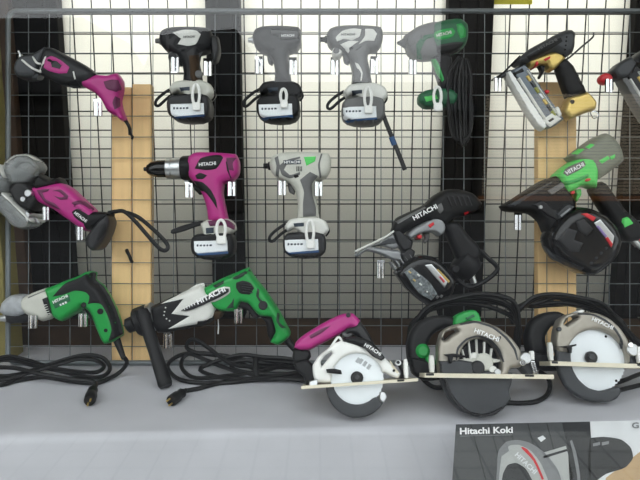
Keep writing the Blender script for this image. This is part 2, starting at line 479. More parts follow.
rv = [(-16.3, 0.3, rz_(112)), (rx_(472), 0.3, rz_(112)), (rx_(472), -4.3, rz_(112)), (-16.3, -4.3, rz_(112)), (-16.3, -2, rz_(75)), (rx_(472), -2, rz_(75))]
mkobj('house_roof', [(x, y, z + 0.9) for x, y, z in rv], [(0, 1, 5, 4), (2, 3, 4, 5), (0, 4, 3), (1, 2, 5), (0, 3, 2, 1)], M_ROOF, hb, 0)
def gable(prof):                                  # roof block with the given skyline (px, py)
    n_ = len(prof); q = [(rx_(x), 0.2, rz_(y) + 0.9) for x, y in prof] + [(rx_(x), -3, rz_(y) + 0.9) for x, y in prof]
    mkobj('gable_roof', q, [tuple(range(n_)), tuple(range(2*n_ - 1, n_ - 1, -1))] + [(i, (i+1) % n_, n_ + (i+1) % n_, n_ + i) for i in range(n_)], M_ROOF, hb, 0)
gable([(140, 95), (166, 42), (240, 36), (268, 74), (268, 95)])
gable([(-330, 95), (-330, 30), (96, 26), (128, 76), (128, 95)])
gb = bpy.data.objects.new('shutter_garage', None); C.objects.link(gb); gb.location = (rx_(600), YO, -0.9)
tag(gb, 'beige garage with slatted roller shutter across the street', 'building')
x0, x1 = rx_(478) - gb.location.x, rx_(760) - gb.location.x
bbox_obj('garage_wall', (x0, x1, -5, -0.06, 0, rz_(-60) + 0.9), M_HWALL, gb)
nsl = 30; zt, zb = rz_(95) + 0.9, rz_(193) + 0.9; sm = None
for i in range(nsl):
    z0 = zb + (zt - zb) * i / nsl; z1 = z0 + (zt - zb) / nsl * 0.72
    if sm is None:
        o = bbox_obj('shutter_slat', (x0 + 0.1, x1 - 0.1, -0.05, 0.0, 0, z1 - z0), M_SIDE, gb); sm = o.data
    else:
        o = bpy.data.objects.new('shutter_slat', sm); C.objects.link(o); o.parent = gb
    o.location = (0, 0, z0)
bbox_obj('rail', (x0, x1, -0.02, 0.06, zb - 0.16, zb - 0.05), M_RUST, gb)

# grey cloth over the shelf, hanging down in front
def cloth_mat():
    m = mat('grey_cloth', (184, 184, 190), 0.9, 0, 0.05, 8, 0.0); nt = m.node_tree; b = nt.nodes['Principled BSDF']
    tc = [x for x in nt.nodes if x.type == 'TEX_COORD'][0]
    n2 = nt.nodes.new('ShaderNodeTexNoise'); n2.inputs['Scale'].default_value = 700
    bp = nt.nodes.new('ShaderNodeBump'); bp.inputs['Strength'].default_value = 0.25; bp.inputs['Distance'].default_value = 0.001
    nt.links.new(tc.outputs['Object'], n2.inputs['Vector']); nt.links.new(n2.outputs['Fac'], bp.inputs['Height']); nt.links.new(bp.outputs['Normal'], b.inputs['Normal'])
    return m
def build_cloth():
    NX = 90; v = []; f = []
    prof = [(1.60, 0.0)] + [(1.60 - 0.05 * k, 0.0) for k in range(1, 10)]
    rows = None
    for i in range(NX + 1):
        x = -1.28 + 2.56 * i / NX
        yf = 1.04 + 0.055 * x                       # front edge, a little nearer on one side
        col = []
        for k in range(12):
            y = 1.60 + (yf + 0.014 - 1.60) * k / 11
            col.append((x, y, 0.0006 * math.sin(9 * x + 13 * y) * math.sin(5 * x - 7 * y) - 0.0008))
        for k in range(1, 6):
            a = math.pi / 2 * k / 5; col.append((x, yf + 0.014 - 0.014 * math.sin(a), -0.0008 - 0.014 * (1 - math.cos(a))))
        for k in range(1, 9):
            z = -0.015 - 0.04 * k; col.append((x, yf + 0.004 * math.sin(16 * x + 2 * math.sin(5 * x)) * k / 8, z))
        rows = len(col); v += col
    for i in range(NX):
        for k in range(rows - 1): f.append((i*rows + k, (i+1)*rows + k, (i+1)*rows + k + 1, i*rows + k + 1))
    o = mkobj('shelf_cloth', v, f, cloth_mat(), None, 60)
    md = o.modifiers.new('thickness', 'SOLIDIFY'); md.thickness = 0.0012; md.offset = -1
    tag(o, 'plain grey cloth spread over the display shelf and hanging down its front', 'cloth')
build_cloth()

# wire display grid leaning against the windows
G = Thing('display_grid', 'large grey wire grid panel with rounded tube frame carrying the power tools', 'display grid', (320, 366), ZG)
L_, R_, T_, B_ = 8.0, 668.0, 11.0, 362.8
pts = []
for cx, cy, a0 in ((R_ - 9, T_ + 9, -90), (R_ - 9, B_ - 9, 0), (L_ + 9, B_ - 9, 90), (L_ + 9, T_ + 9, 180)):
    for k in range(5):
        a = math.radians(a0 + 22.5 * k); pts.append((cx + 9*math.cos(a), cy + 9*math.sin(a)))
P = [G.c3((p[0], p[1], 0)) for p in pts]; P = P + [P[0]]
v, f = tube_geo(P, 0.0062, 1, 10); mkobj('frame', v, f, M_FRAME, G.root)
gap = 20.75
vm = hm = None; x = 28.3
while x < R_ - 4:
    if vm is None:
        a, b = G.c3((x, T_, 0)), G.c3((x, B_, 0)); v, f = tube_geo([(0, 0, a.z), (0, 0, b.z)], 0.0010, 1, 6); o = mkobj('wire', v, f, M_WIRE, G.root); vm = o.data
    else:
        o = bpy.data.objects.new('wire', vm); C.objects.link(o); o.parent = G.root
    o.location = (G.c2(x, 0)[0], 0.0012, 0); x += gap
y = T_ + 21.5
while y < B_ - 6:
    if hm is None:
        a, b = G.c3((L_, y, 0)), G.c3((R_, y, 0)); v, f = tube_geo([(a.x, 0, 0), (b.x, 0, 0)], 0.0010, 1, 6); o = mkobj('wire', v, f, M_WIRE, G.root); hm = o.data
    else:
        o = bpy.data.objects.new('wire', hm); C.objects.link(o); o.parent = G.root
    o.location = (0, -0.0012, G.c2(0, y)[1]); y += 20.93

# pine battens standing behind the grid
def batten(x0, x1, ytop, label):
    d = ZG + 0.022
    k = d / F; w = (x1 - x0) * k
    o = bbox_obj('pine_batten', (-w / 2, w / 2, -0.014, 0.014, 0, (364 - ytop) * k), M_PINE, None, 0.0015)
    o.location = W((x0 + x1) / 2, 363.5, d); o.rotation_euler = (-PITCH, 0, 0)
    tag(o, label, 'batten', 'pine battens behind the grid'); return o
batten(113.5, 133, 89, 'pale pine batten standing behind the grid between magenta cutter and magenta drill')
batten(133.6, 152.5, 86, 'knotty pine batten behind the grid, the one beside the magenta drill chuck')
batten(536, 574, 84, 'wide pine board standing behind the green coil nailer')
sk = Thing('screw_hook', 'small dark screw hook in the pine batten', 'hook', (129, 256), 1.437)
sk.tube('shank', [(127, 250, 0.01), (127, 251, -0.012), (129, 255, -0.02), (131, 260, -0.016), (132, 262, -0.012)], 1.7, M_BLK)
yc_ = bbox_obj('yellow_card', (-0.061, 0.061, 0, 0.002, 0, 0.05), M_YEL); p = zx(509, 4, YB - 0.01); yc_.location = (p.x, YB - 0.008, p.z)
tag(yc_, 'yellow card stuck on the wired glass above the gold nail gun', 'card')

# ================================================================== tools on the grid
ZT = 1.385
HOOKS = []
def hook(px, py, label, w=8.5, h=14, zc=ZT): HOOKS.append((px, py, label, w, h, zc))
def build_hook(px, py, label, w, h, zc, arm, front):
    t = Thing('display_hook', label, 'hook', (px, py), zc, 'chrome display hooks')
    top = py - h / 2; d = ZG - zc; YF = front
    t.tube('arm', [(px, arm, d - 0.003), (px, arm, d - 0.014), (px, arm, 0.0), (px, arm, YF + 0.006), (px, arm, YF)], 0.9, M_CHROME, sub=3)
    c = t.c2(px, arm, d); v, f = box(c[0] - 0.009, c[0] + 0.009, d - 0.006, d - 0.003, c[1] - 0.012, c[1] + 0.012); mkobj('back_plate', v, f, M_CHROME, t.root, 0)
    # curved chrome lips at the tip, split so the gap imitates a dark reflection
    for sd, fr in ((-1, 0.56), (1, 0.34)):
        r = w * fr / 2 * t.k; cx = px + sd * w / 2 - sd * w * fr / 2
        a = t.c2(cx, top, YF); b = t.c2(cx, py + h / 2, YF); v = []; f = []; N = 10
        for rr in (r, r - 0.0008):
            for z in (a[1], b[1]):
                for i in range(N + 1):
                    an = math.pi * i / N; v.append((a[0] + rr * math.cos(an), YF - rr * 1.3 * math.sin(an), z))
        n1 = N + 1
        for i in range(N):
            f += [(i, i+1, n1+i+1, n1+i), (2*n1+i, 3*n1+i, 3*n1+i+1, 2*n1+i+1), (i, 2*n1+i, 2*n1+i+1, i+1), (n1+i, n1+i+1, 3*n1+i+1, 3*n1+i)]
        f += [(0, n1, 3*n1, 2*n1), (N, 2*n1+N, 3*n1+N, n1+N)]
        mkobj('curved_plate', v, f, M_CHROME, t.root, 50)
def side(label, first): return label.replace('holding up', 'under the nose half of' if first else 'under the rear half of')
def sec_tag(px, py, w, h, label, yd=-0.036):
    """white security tag: long loop over a small lock body"""
    t = Thing('security_tag', label, 'tag', (px, py), ZT, 'white security tags')
    y = yd
    N = 18; pts = []
    for i in range(N + 1):
        a = 2 * math.pi * i / N; pts.append((px + (w/2 - 1) * math.sin(a), py - 2 + (h/2 - 3) * math.cos(a) * 1.0, y))
    t.tube('loop', pts, 1.5, M_WHT, sub=2)
    t.body('lock_body', rrect(px + 0.5, py + h/2 - 4, w * 0.9, 8, 0, 1.5), M_WHT, T=0.004, R=2, yc=y)
def battery(t, dx, dy, body_m, label_m, foot_m=None, print_m=M_NAVY, yc=0.0):
    """slide battery pack traced on the silver driver, shifted by dx, dy pixels"""
    o = lambda L: [(p[0] + dx, p[1] + dy) + tuple(p[2:]) for p in L]
    B = t.body('battery', o([(284, 238), (287, 234), (300, 232), (316, 231), (324, 234), (326, 240), (325, 252), (321, 256), (290, 256), (285, 252)]), body_m, T=0.036, R=5, wall=0.02, yc=yc)
    t.patch('battery_label', o([(284.8, 240, 1), (318, 239, 1), (318.5, 250, 1), (289, 252.5, 1), (286, 250.5)]), label_m, B, t=0.0014, R=1)
    t.patch('label_stripe', o([(286.5, 252.2, 1), (319, 250.3, 1), (319, 252.6, 1), (290, 254.4, 1)]), M_BLUE, B, t=0.0014, sharp=True, R=0.6)
    for k, (a, b, yy, hh) in enumerate(((287.5, 289.6, 243, 2.6), (290.5, 293, 243.2, 2.2), (294, 296.4, 243.2, 2.2), (297.2, 299.4, 243.1, 2.2), (300.2, 303, 243, 2.2), (289, 301, 247.8, 0.8))):
        t.patch('print_mark', o([(a, yy, 1), (b, yy - 0.1, 1), (b, yy - 0.1 + hh, 1), (a, yy + hh, 1)]), print_m, B, t=0.0021, sharp=True, R=0.5)
    return B
# ---- compact drivers: one traced shape, fitted to each tool's size
def driver(name, label, fit, bat, cols, tagpos, taglabel, hooks, hooklabel, variant):
    X0, Y0, sx, sy = fit; dx, dy = bat
    o = lambda L: [(X0 + (p[0] - 264) * sx, Y0 + (p[1] - 153) * sy) + tuple(p[2:]) for p in L]
    one = lambda x, y: o([(x, y)])[0]
    cb, cn, cg, cf, cbat = cols
    t = Thing(name, label, 'power tool', one(300, 200), ZT, 'cordless drivers on the grid')
    a, b = one(263.5, 166), one(276, 166)
    t.lathe('bit_holder', (a[0], a[1], 0), (b[0], b[1], 0), [(0, 2.6*sy), (0.35, 2.8*sy), (0.4, 4.2*sy), (0.6, 4.2*sy), (0.65, 6.5*sy), (1, 7.5*sy)], cn)
    B = t.body('housing', o([(270, 163), (273, 157), (280, 154), (290, 152.8), (312, 152.8), (328, 154, 1), (330.5, 158), (330, 172), (326, 178), (316, 181), (314.5, 189), (316.5, 200), (318.5, 213), (320, 220), (297, 220), (298, 203), (295.5, 192), (290, 184), (279, 179.5), (272, 173)]), cb, T=0.031, R=10)
    t.patch('rear_grip', o([(300, 180), (310, 172), (318, 176), (312, 184), (312.5, 195), (316, 208), (316, 216), (303, 217), (303, 203), (304, 192)]), cg, B)
    t.body('trigger', o([(287.5, 182), (294, 184), (296, 190), (294, 195), (289.5, 192.5)]), M_GRY if variant != 'black' else M_DK, T=0.011, R=3)
    t.patch('nose_band', o([(274.5, 158), (278, 156), (280, 166), (278.5, 177), (275.5, 175), (276.5, 166)]), cg, B)
    t.patch('swoosh', o([(279, 166), (286, 160.5), (300, 156.8), (300.5, 158.4), (288, 163), (284, 170), (290, 175), (300, 172), (300, 175), (290, 178.5), (282, 175)]), cg, B)
    t.patch('lamp', o([(293.5, 175.5), (298, 174.5), (299, 177), (295, 178.3)]), M_BLK, B, t=0.0022, R=1)
    if variant == 'silver':
        t.patch('name_plate', o([(283.5, 160.5, 1), (301, 160, 1), (301, 164.3, 1), (283.5, 164.8, 1)]), M_NAVY, B, t=0.0016, sharp=True, R=0.6)
        t.text('HITACHI', one(284.4, 164), one(300.2, 163.6), 2.7*sy, M_LET, B, lift=0.0032)
        t.patch('green_sticker', o([(304, 157.2, 1), (316, 156.6, 1), (315, 161.5, 1), (306.5, 166, 1)]), M_GRNL, B, t=0.0016, sharp=True, R=0.6)
        for k in range(4): t.patch('vent_slot', o([(296.5 + k*1.6, 166.5, 1), (297.3 + k*1.6, 166.5, 1), (297.3 + k*1.6, 171.5, 1), (296.5 + k*1.6, 171.5, 1)]), M_DK, B, t=0.0012, sharp=True, R=0.3)
        t.patch('rear_cap_line', o([(321, 153.5), (322.6, 153.5), (320, 164), (321.5, 177), (319.6, 178), (318, 165)]), M_GRY, B)
    elif variant == 'swirl':
        t.patch('bright_panel', o([(280, 165), (287, 157), (300, 154), (308, 155), (306, 163), (298, 167), (288, 166), (281, 170)]), M_LSIL, B, t=0.0018)
        t.text('HITACHI', one(286, 162.5), one(301, 162), 2.2*sy, M_GRY, B, lift=0.0034)
        t.patch('rear_panel', o([(312, 154.5), (321, 155), (325, 160), (322, 168), (313, 168), (305, 172), (312, 162)]), M_LSIL, B, t=0.0018)
        t.patch('front_panel', o([(285, 172), (295, 168), (305, 168.5), (298, 174), (294, 181), (290, 177)]), M_LSIL, B, t=0.0018)
        t.body('forward_switch', ell(*one(281.5, 182), 5.8*sy), M_LSIL, T=0.022, R=3)
        t.body('switch_face', ell(*one(280.5, 182), 4*sy), M_GRY, T=0.0245, R=2)
        t.patch('grip_line', o([(301, 192), (306, 195), (310, 204), (309, 214), (306, 213), (307, 205), (303, 198)]), M_LSIL, B, t=0.0018)
    elif variant == 'black':
        t.patch('top_cover', o([(292, 153.6, 1), (329, 155, 1), (329.5, 166, 1), (304, 166.5), (301, 162), (293, 160)]), M_BLKG, B, t=0.0018)
        t.patch('grip_panel', o([(296, 202), (305, 204), (315, 212), (318, 219), (303, 219)]), M_BLK, B, t=0.002)
        t.patch('housing_seam', o([(289.6, 153.5, 1), (290.6, 153.5, 1), (290.6, 182, 1), (289.6, 182, 1)]), M_BLK, B, t=0.0012, sharp=True, R=0.3)
        t.text('HITACHI', one(306, 163.5), one(322, 163), 2.6*sy, M_LET, B, lift=0.0034)
    elif variant == 'older':
        t.patch('silver_cover', o([(284, 157), (296, 154), (312, 155), (317, 159), (311, 170), (303, 172), (290, 170), (294, 164)]), M_LSIL, B, t=0.0018)
        t.text('HITACHI', one(297, 163.5), one(310, 163), 2.2*sy, M_GRY, B, lift=0.0034)
        t.patch('bronze_panel', o([(303, 183), (313, 180.5), (312.8, 190), (315, 203), (316, 214), (305, 214)]), M_BROWNL, B, t=0.0022)
        t.body('forward_switch', ell(*one(288, 186), 8*sy), M_GRY, T=0.02, R=3)
        t.body('switch_face', ell(*one(286, 186), 5*sy), M_DK, T=0.023, R=2)
        t.disc('dial', *one(314, 203), 4.2*sy, -0.034, -0.026, M_GRY, t.root)
        t.body('belt_clip', o([(327, 160), (338, 163), (340, 178), (336, 190), (331, 192), (330, 180)]), M_DK, T=0.018, R=4)
    # foot and battery
    q = lambda L: [(p[0] + dx, p[1] + dy) + tuple(p[2:]) for p in L]
    Fo = t.body('foot', q([(285, 226), (290, 220), (300, 218), (316, 217.5), (326, 222), (329, 230), (325, 235), (303, 237), (300, 232), (294, 229), (288, 232)]), cf, T=0.032, R=5, wall=0.016)
    t.patch('latch', q([(293.5, 223.5, 1), (304, 222.6, 1), (304, 226.4, 1), (294.5, 227, 1)]), M_NAVY, Fo, t=0.0016, sharp=True, R=0.6)
    t.patch('indicator', q([(299, 233, 1), (304.5, 232.5, 1), (304.5, 235.5, 1), (299, 236, 1)]), M_BLUE, Fo, t=0.0016, sharp=True, R=0.6)
    battery(t, dx, dy, cbat, M_LABEL)
    st = [(p[0] + dx, p[1] + dy, p[2]) for p in ((286, 224, -0.006), (279, 228, -0.01), (271, 235, -0.012), (269.5, 240, -0.012), (273, 241, -0.008), (281, 234, -0.004), (287, 230, 0))]
    t.tube('wrist_strap', st, 1.5, M_BLK, flat=0.4)
    t.tube('strap_anchor', [(p[0] + dx, p[1] + dy, p[2]) for p in ((318, 219, -0.01), (326, 224, -0.012), (329, 231, -0.01), (326, 236, -0.006))], 0.9, M_BLK)
    sec_tag(tagpos[0], tagpos[1], tagpos[2], tagpos[3], taglabel, yd=-0.043)
    for hx, hy in hooks: hook(hx, hy, side(hooklabel, (hx, hy) == hooks[0]))
    return t
driver('impact_driver', 'silver grey impact driver with green sticker below the top row', (264, 153, 1, 1), (0, 0),
       (M_SIL, M_BLK, M_GRY, M_LSIL, M_DK), (310, 234, 9.5, 29), 'white security tag looped on the silver driver with green sticker',
       [(282, 188), (318.5, 189)], 'chrome hook holding up the silver driver with green sticker', 'silver')
driver('impact_driver', 'charcoal impact driver with black top cover and black battery', (248.5, 28.5, 0.79, 0.885), (-26, -135),
       (M_DK, M_STEEL, M_DK, M_BLK, M_BLK), (283.5, 98, 8, 20), 'white security tag looped on the charcoal driver',
       [(259, 67), (293, 68)], 'chrome hook holding up the charcoal driver', 'black')
t4 = driver('impact_driver', 'silver impact driver with swirling pale panels in the top row', (321, 28, 0.915, 0.885), (58, -132.5),
       (M_GRY, M_BLK, M_GRY, M_LSIL, M_GRY), (368, 100, 9, 27), 'white security tag looped on the driver with swirling panels',
       [(334.5, 68), (374, 67)], 'chrome hook holding up the driver with swirling panels', 'swirl')
t4.tube('hanging_strap', [(377, 99, -0.02), (380, 106, -0.022), (387, 125, -0.022), (396, 147, -0.022), (405, 170, -0.022)], 2.2, M_DK, flat=0.35)
t4.tube('strap_slider', [(391.5, 137, -0.022), (394.5, 145, -0.022)], 2.8, M_BLUE, flat=0.6, sub=1)
driver('impact_driver', 'black impact driver with silver cover and round dial', (156, 29.5, 0.85, 0.885), (-114, -135.5),
       (M_BLK, M_GRY, M_DK, M_SIL, M_DK), (196, 97, 9, 27), 'white security tag looped on the black driver with round dial',
       [(175, 65), (207.5, 69)], 'chrome hook holding up the black driver with round dial', 'older')

# ---- magenta cordless drill
t = Thing('cordless_drill', 'magenta cordless drill with black chuck and white battery label', 'power tool', (215, 190), ZT, 'cordless drivers on the grid')
t.lathe('chuck', (144, 169.2, 0), (167, 168.8, 0), [(0, 2), (0.12, 2.2), (0.14, 4.2), (0.3, 6.8), (0.62, 8.6), (1, 8.8)], M_BLKG)
t.lathe('chuck_ring', (166.5, 168.7, 0), (182, 168.4, 0), [(0, 9), (0.06, 10.2), (0.3, 10.2), (0.33, 9.6), (0.4, 10.2), (0.9, 10.4), (1, 9.5)], M_STEEL)
t.lathe('collar', (181.5, 168.3, 0), (194, 168, 0), [(0, 11), (0.2, 12.3), (1, 12.8)], M_BLK)
B = t.body('housing', [(189.5, 158), (195, 153.8), (211, 153.2), (236.5, 154.8, 1), (239.2, 161), (238.6, 175), (234, 180.5), (224, 184), (223, 193), (225.5, 207), (229, 222), (231, 226), (209.5, 223), (207.5, 207), (202, 192), (196, 184), (190.5, 178)], M_MAG, T=0.032, R=10)
t.patch('name_panel', [(195, 168.6), (201, 158.5), (210, 155.8), (221, 155.3), (223.5, 158), (216.5, 168.8), (206, 170.3)], M_BLK, B, t=0.0016)
t.text('HITACHI', (199.5, 166.6), (216.5, 165.2), 3.4, M_LET, B, lift=0.0034)
t.patch('lamp_panel', [(195.5, 175.5), (200, 173), (207.5, 175.5), (203, 179.3), (197, 179)], M_BLK, B)
t.patch('rear_line', [(226, 162, 1), (227.3, 161.5, 1), (229, 170, 1), (231.5, 178, 1), (230.2, 178.4, 1), (227.2, 170.5, 1)], M_BLK, B, sharp=True, R=0.5)
t.patch('rear_panel', [(226.5, 158), (236.5, 157.5), (233, 163), (234, 171), (229, 170), (227, 163)], M_MAGD, B)
t.patch('grip_rubber', [(193, 180.5), (203, 182.5), (211, 190), (216.5, 201), (217.5, 209), (211, 199), (205, 192), (199, 190)], M_BLK, B, t=0.002)
t.body('trigger', [(192, 180), (200, 182), (205, 193), (200, 195), (195, 190)], M_BLK, T=0.013, R=4)
Fo = t.body('foot', [(202, 224), (209, 220), (230, 219.5), (235, 224), (236, 230), (231, 234), (220, 238), (205, 238), (204, 231)], M_SIL, T=0.032, R=5, wall=0.016)
t.patch('foot_top', [(208, 221), (228, 220), (234, 225), (234, 230), (226, 226), (210, 226)], M_MAGD, Fo, t=0.0018)
t.patch('latch', [(206, 228, 1), (214, 227.4, 1), (214, 233, 1), (206.5, 233.6, 1)], M_NAVY, Fo, sharp=True, R=0.7)
battery(t, -90.5, 1.2, M_BLK, M_LABEL)
t.tube('wrist_strap', [(204, 223, -0.01), (195, 225.5, -0.012), (184, 229.5, -0.014), (174, 232, -0.016), (173, 231, -0.012), (185, 226.5, -0.008), (203, 222, -0.002)], 1.7, M_BLK, flat=0.4)
sec_tag(221, 231.5, 11, 25, 'white security tag looped on the magenta drill', -0.043)
for i_, (hx, hy) in enumerate(((189, 190.5), (231.5, 189))): hook(hx, hy, side('chrome hook holding up the magenta drill', i_ == 0))

# ---- magenta and black grinder
t = Thing('hand_grinder', 'magenta and charcoal hand grinder with silver gear head, at the grid corner', 'power tool', (80, 85), ZT)
t.body('gear_head', [(17, 72), (19, 64), (24, 58.5), (38, 55), (48, 48.8), (51.5, 51), (47, 62), (42, 73), (39, 78.5), (28, 80), (20, 78)], M_GUARD, T=0.026, R=6)
t.lathe('spindle', (18.5, 51, -0.012), (24, 64, -0.012), [(0, 0.9), (0.3, 0.9), (0.35, 2.2), (1, 3)], M_STEEL)
t.lathe('flange', (16, 68, -0.01), (39, 77, -0.01), [(0, 2.5), (0.1, 4.2), (0.85, 4.6), (1, 3)], M_GUARD)
t.tube('guard_rib', [(22, 60, -0.025), (32, 68, -0.028), (41, 72, -0.026)], 1.1, M_LSIL)
t.tube('guard_rib', [(33, 57, -0.024), (37, 63, -0.028), (43, 64, -0.026)], 1.1, M_LSIL)
t.tube('collar_ring', [(50, 50, -0.022), (45, 60, -0.03), (40.5, 72, -0.024)], 1.5, M_LSIL)
B = t.body('motor_body', [(48.5, 51), (52, 49.6), (70, 57.5), (94, 71), (100, 77), (92, 85), (76, 87), (63, 85), (41.5, 75), (44, 63)], M_DK, T=0.032, R=11)
t.patch('switch_frame', [(46.5, 59), (52, 56.6), (61, 60.5), (70, 67.5), (67.5, 73.5), (60, 73.8), (48, 70.5), (44.5, 68)], M_MAG, B, t=0.002, holes=[[(51, 61), (57, 61.5), (62.5, 66), (60.5, 69.5), (52.5, 67.5)]])
t.body('slide_switch', [(52.5, 62), (57, 62.5), (61, 66), (59.5, 68.2), (53, 66.6)], M_BLK, T=0.036, R=3)
t.patch('silver_strip', [(73.3, 72), (74.6, 71.6), (76.2, 79), (74.8, 79.6)], M_LSIL, B, t=0.0016)
t.patch('vent_panel', [(64, 82), (76, 80), (78, 86), (70, 86.5)], M_BLK, B)
B = t.body('handle', [(81, 83.5), (89, 79.5), (100, 76.5), (110, 77), (119, 74.5), (122.5, 80), (122.5, 90), (120.5, 100), (122, 108), (127, 121), (123, 121.5), (118, 117), (110, 113), (104, 102), (96, 93), (86, 88)], M_MAG, T=0.027, R=8)
t.patch('handle_grip', [(104, 82), (112, 80), (118, 80), (119.5, 88), (116, 92), (107, 89)], M_MAGD, B, t=0.002)
t.patch('handle_grip', [(115, 96), (118, 97), (118, 107), (115, 110), (113, 103)], M_MAGD, B, t=0.002)
t.tube('cord_tail', [(124, 119, 0), (127, 123, -0.004), (129.5, 128, -0.004), (130, 135, 0)], 1.7, M_CORD)
t.tube('cord_tail_hook', [(130, 134, 0), (132.5, 136.5, 0), (132, 139, 0.004)], 1.2, M_CORD)
hook(98, 109, 'chrome hook holding up the magenta and charcoal grinder')

# ---- green hammer with hanging cord
t = Thing('hammer_drill', 'dull green hammer drill with bundled black cord in the top row', 'power tool', (432, 45), ZT)
t.lathe('tool_nose', (397, 43, 0), (420, 43, 0), [(0, 1.2), (0.12, 2.4), (0.5, 8), (1, 15)], M_GRY)
B = t.body('gear_case', [(403, 38), (417, 28.5), (437, 24.5), (444, 30), (444, 50), (436, 58.5), (417, 59.5), (408, 54)], M_GRY, T=0.032, R=12)
t.patch('case_stripe', [(416, 45), (424, 36), (438, 34), (438, 37), (426, 40), (420, 52), (424, 58), (418, 57)], M_GRND, B, t=0.002)
B = t.body('motor_housing', [(428, 27), (440, 23.5), (459, 21.8), (465.5, 27), (466.5, 38), (464, 47), (450, 55), (434, 57.5), (427, 45)], M_GRND, T=0.034, R=11)
t.patch('name_panel', [(432, 36), (436, 32), (452, 28.5), (455, 32), (453, 36.5), (438, 40)], M_GRN, B, t=0.0016)
t.text('HITACHI', (436.5, 38), (451, 34.3), 3.0, M_LSIL, B, lift=0.003)
t.patch('end_cap', [(456, 25), (461, 24), (465, 29), (465.5, 37), (460, 39), (457.5, 33)], M_GRN, B, t=0.0024)
t.patch('vent_panel', [(430, 47), (452, 43), (464, 42), (461, 48), (448, 54), (432, 56)], M_DK, B, t=0.002)
B = t.body('handle', [(431, 57), (444, 54), (450, 58), (451, 74), (452, 90), (440, 93), (438, 82), (434, 70)], M_BLK, T=0.022, R=8)
t.patch('handle_stripe', [(432, 58), (435, 58.5), (440, 68), (444, 80), (442, 82), (437, 72)], M_GRN, B, t=0.002)
B = t.body('base_grip', [(418, 96), (424, 92), (438, 90), (452, 91.5), (457, 98), (454, 106), (444, 107), (424, 108), (418, 103)], M_GRND, T=0.026, R=8)
t.patch('base_band', [(424, 97), (436, 95), (438, 99), (426, 102)], M_GRNL, B, t=0.0014)
for i in range(7):
    xa = 449.5 + i * 3.6 + random.uniform(-0.6, 0.6); dd = -0.012 + random.uniform(-0.012, 0.01); lo_ = 139 + 7 * math.sin(i / 6 * math.pi) + random.uniform(-2, 2)
    xb = 463 + (i - 3) * 1.3
    t.tube('cord_loop', [(xb, 57 + i * 0.4, dd), (xa - 0.5, 75, dd), (xa - 1, 105, dd - 0.003), (xa + (463 - xa) * 0.12, 128, dd), ((xa + 463) / 2, lo_, dd - 0.005), (463 + (463 - xa) * 0.3 , lo_ - 3, dd), (462 + (463 - xa) * 0.7, 122, dd + 0.008), (461 + (463 - xa) * 0.62, 90, dd + 0.01), (xb, 60, dd + 0.008)], 1.75, M_CORD, sub=4, seg=7)
sec_tag(437.5, 98.5, 9.5, 25, 'white security tag looped on the dull green hammer drill', -0.036)
hook(412.5, 67.5, 'chrome hook holding up the dull green hammer drill')

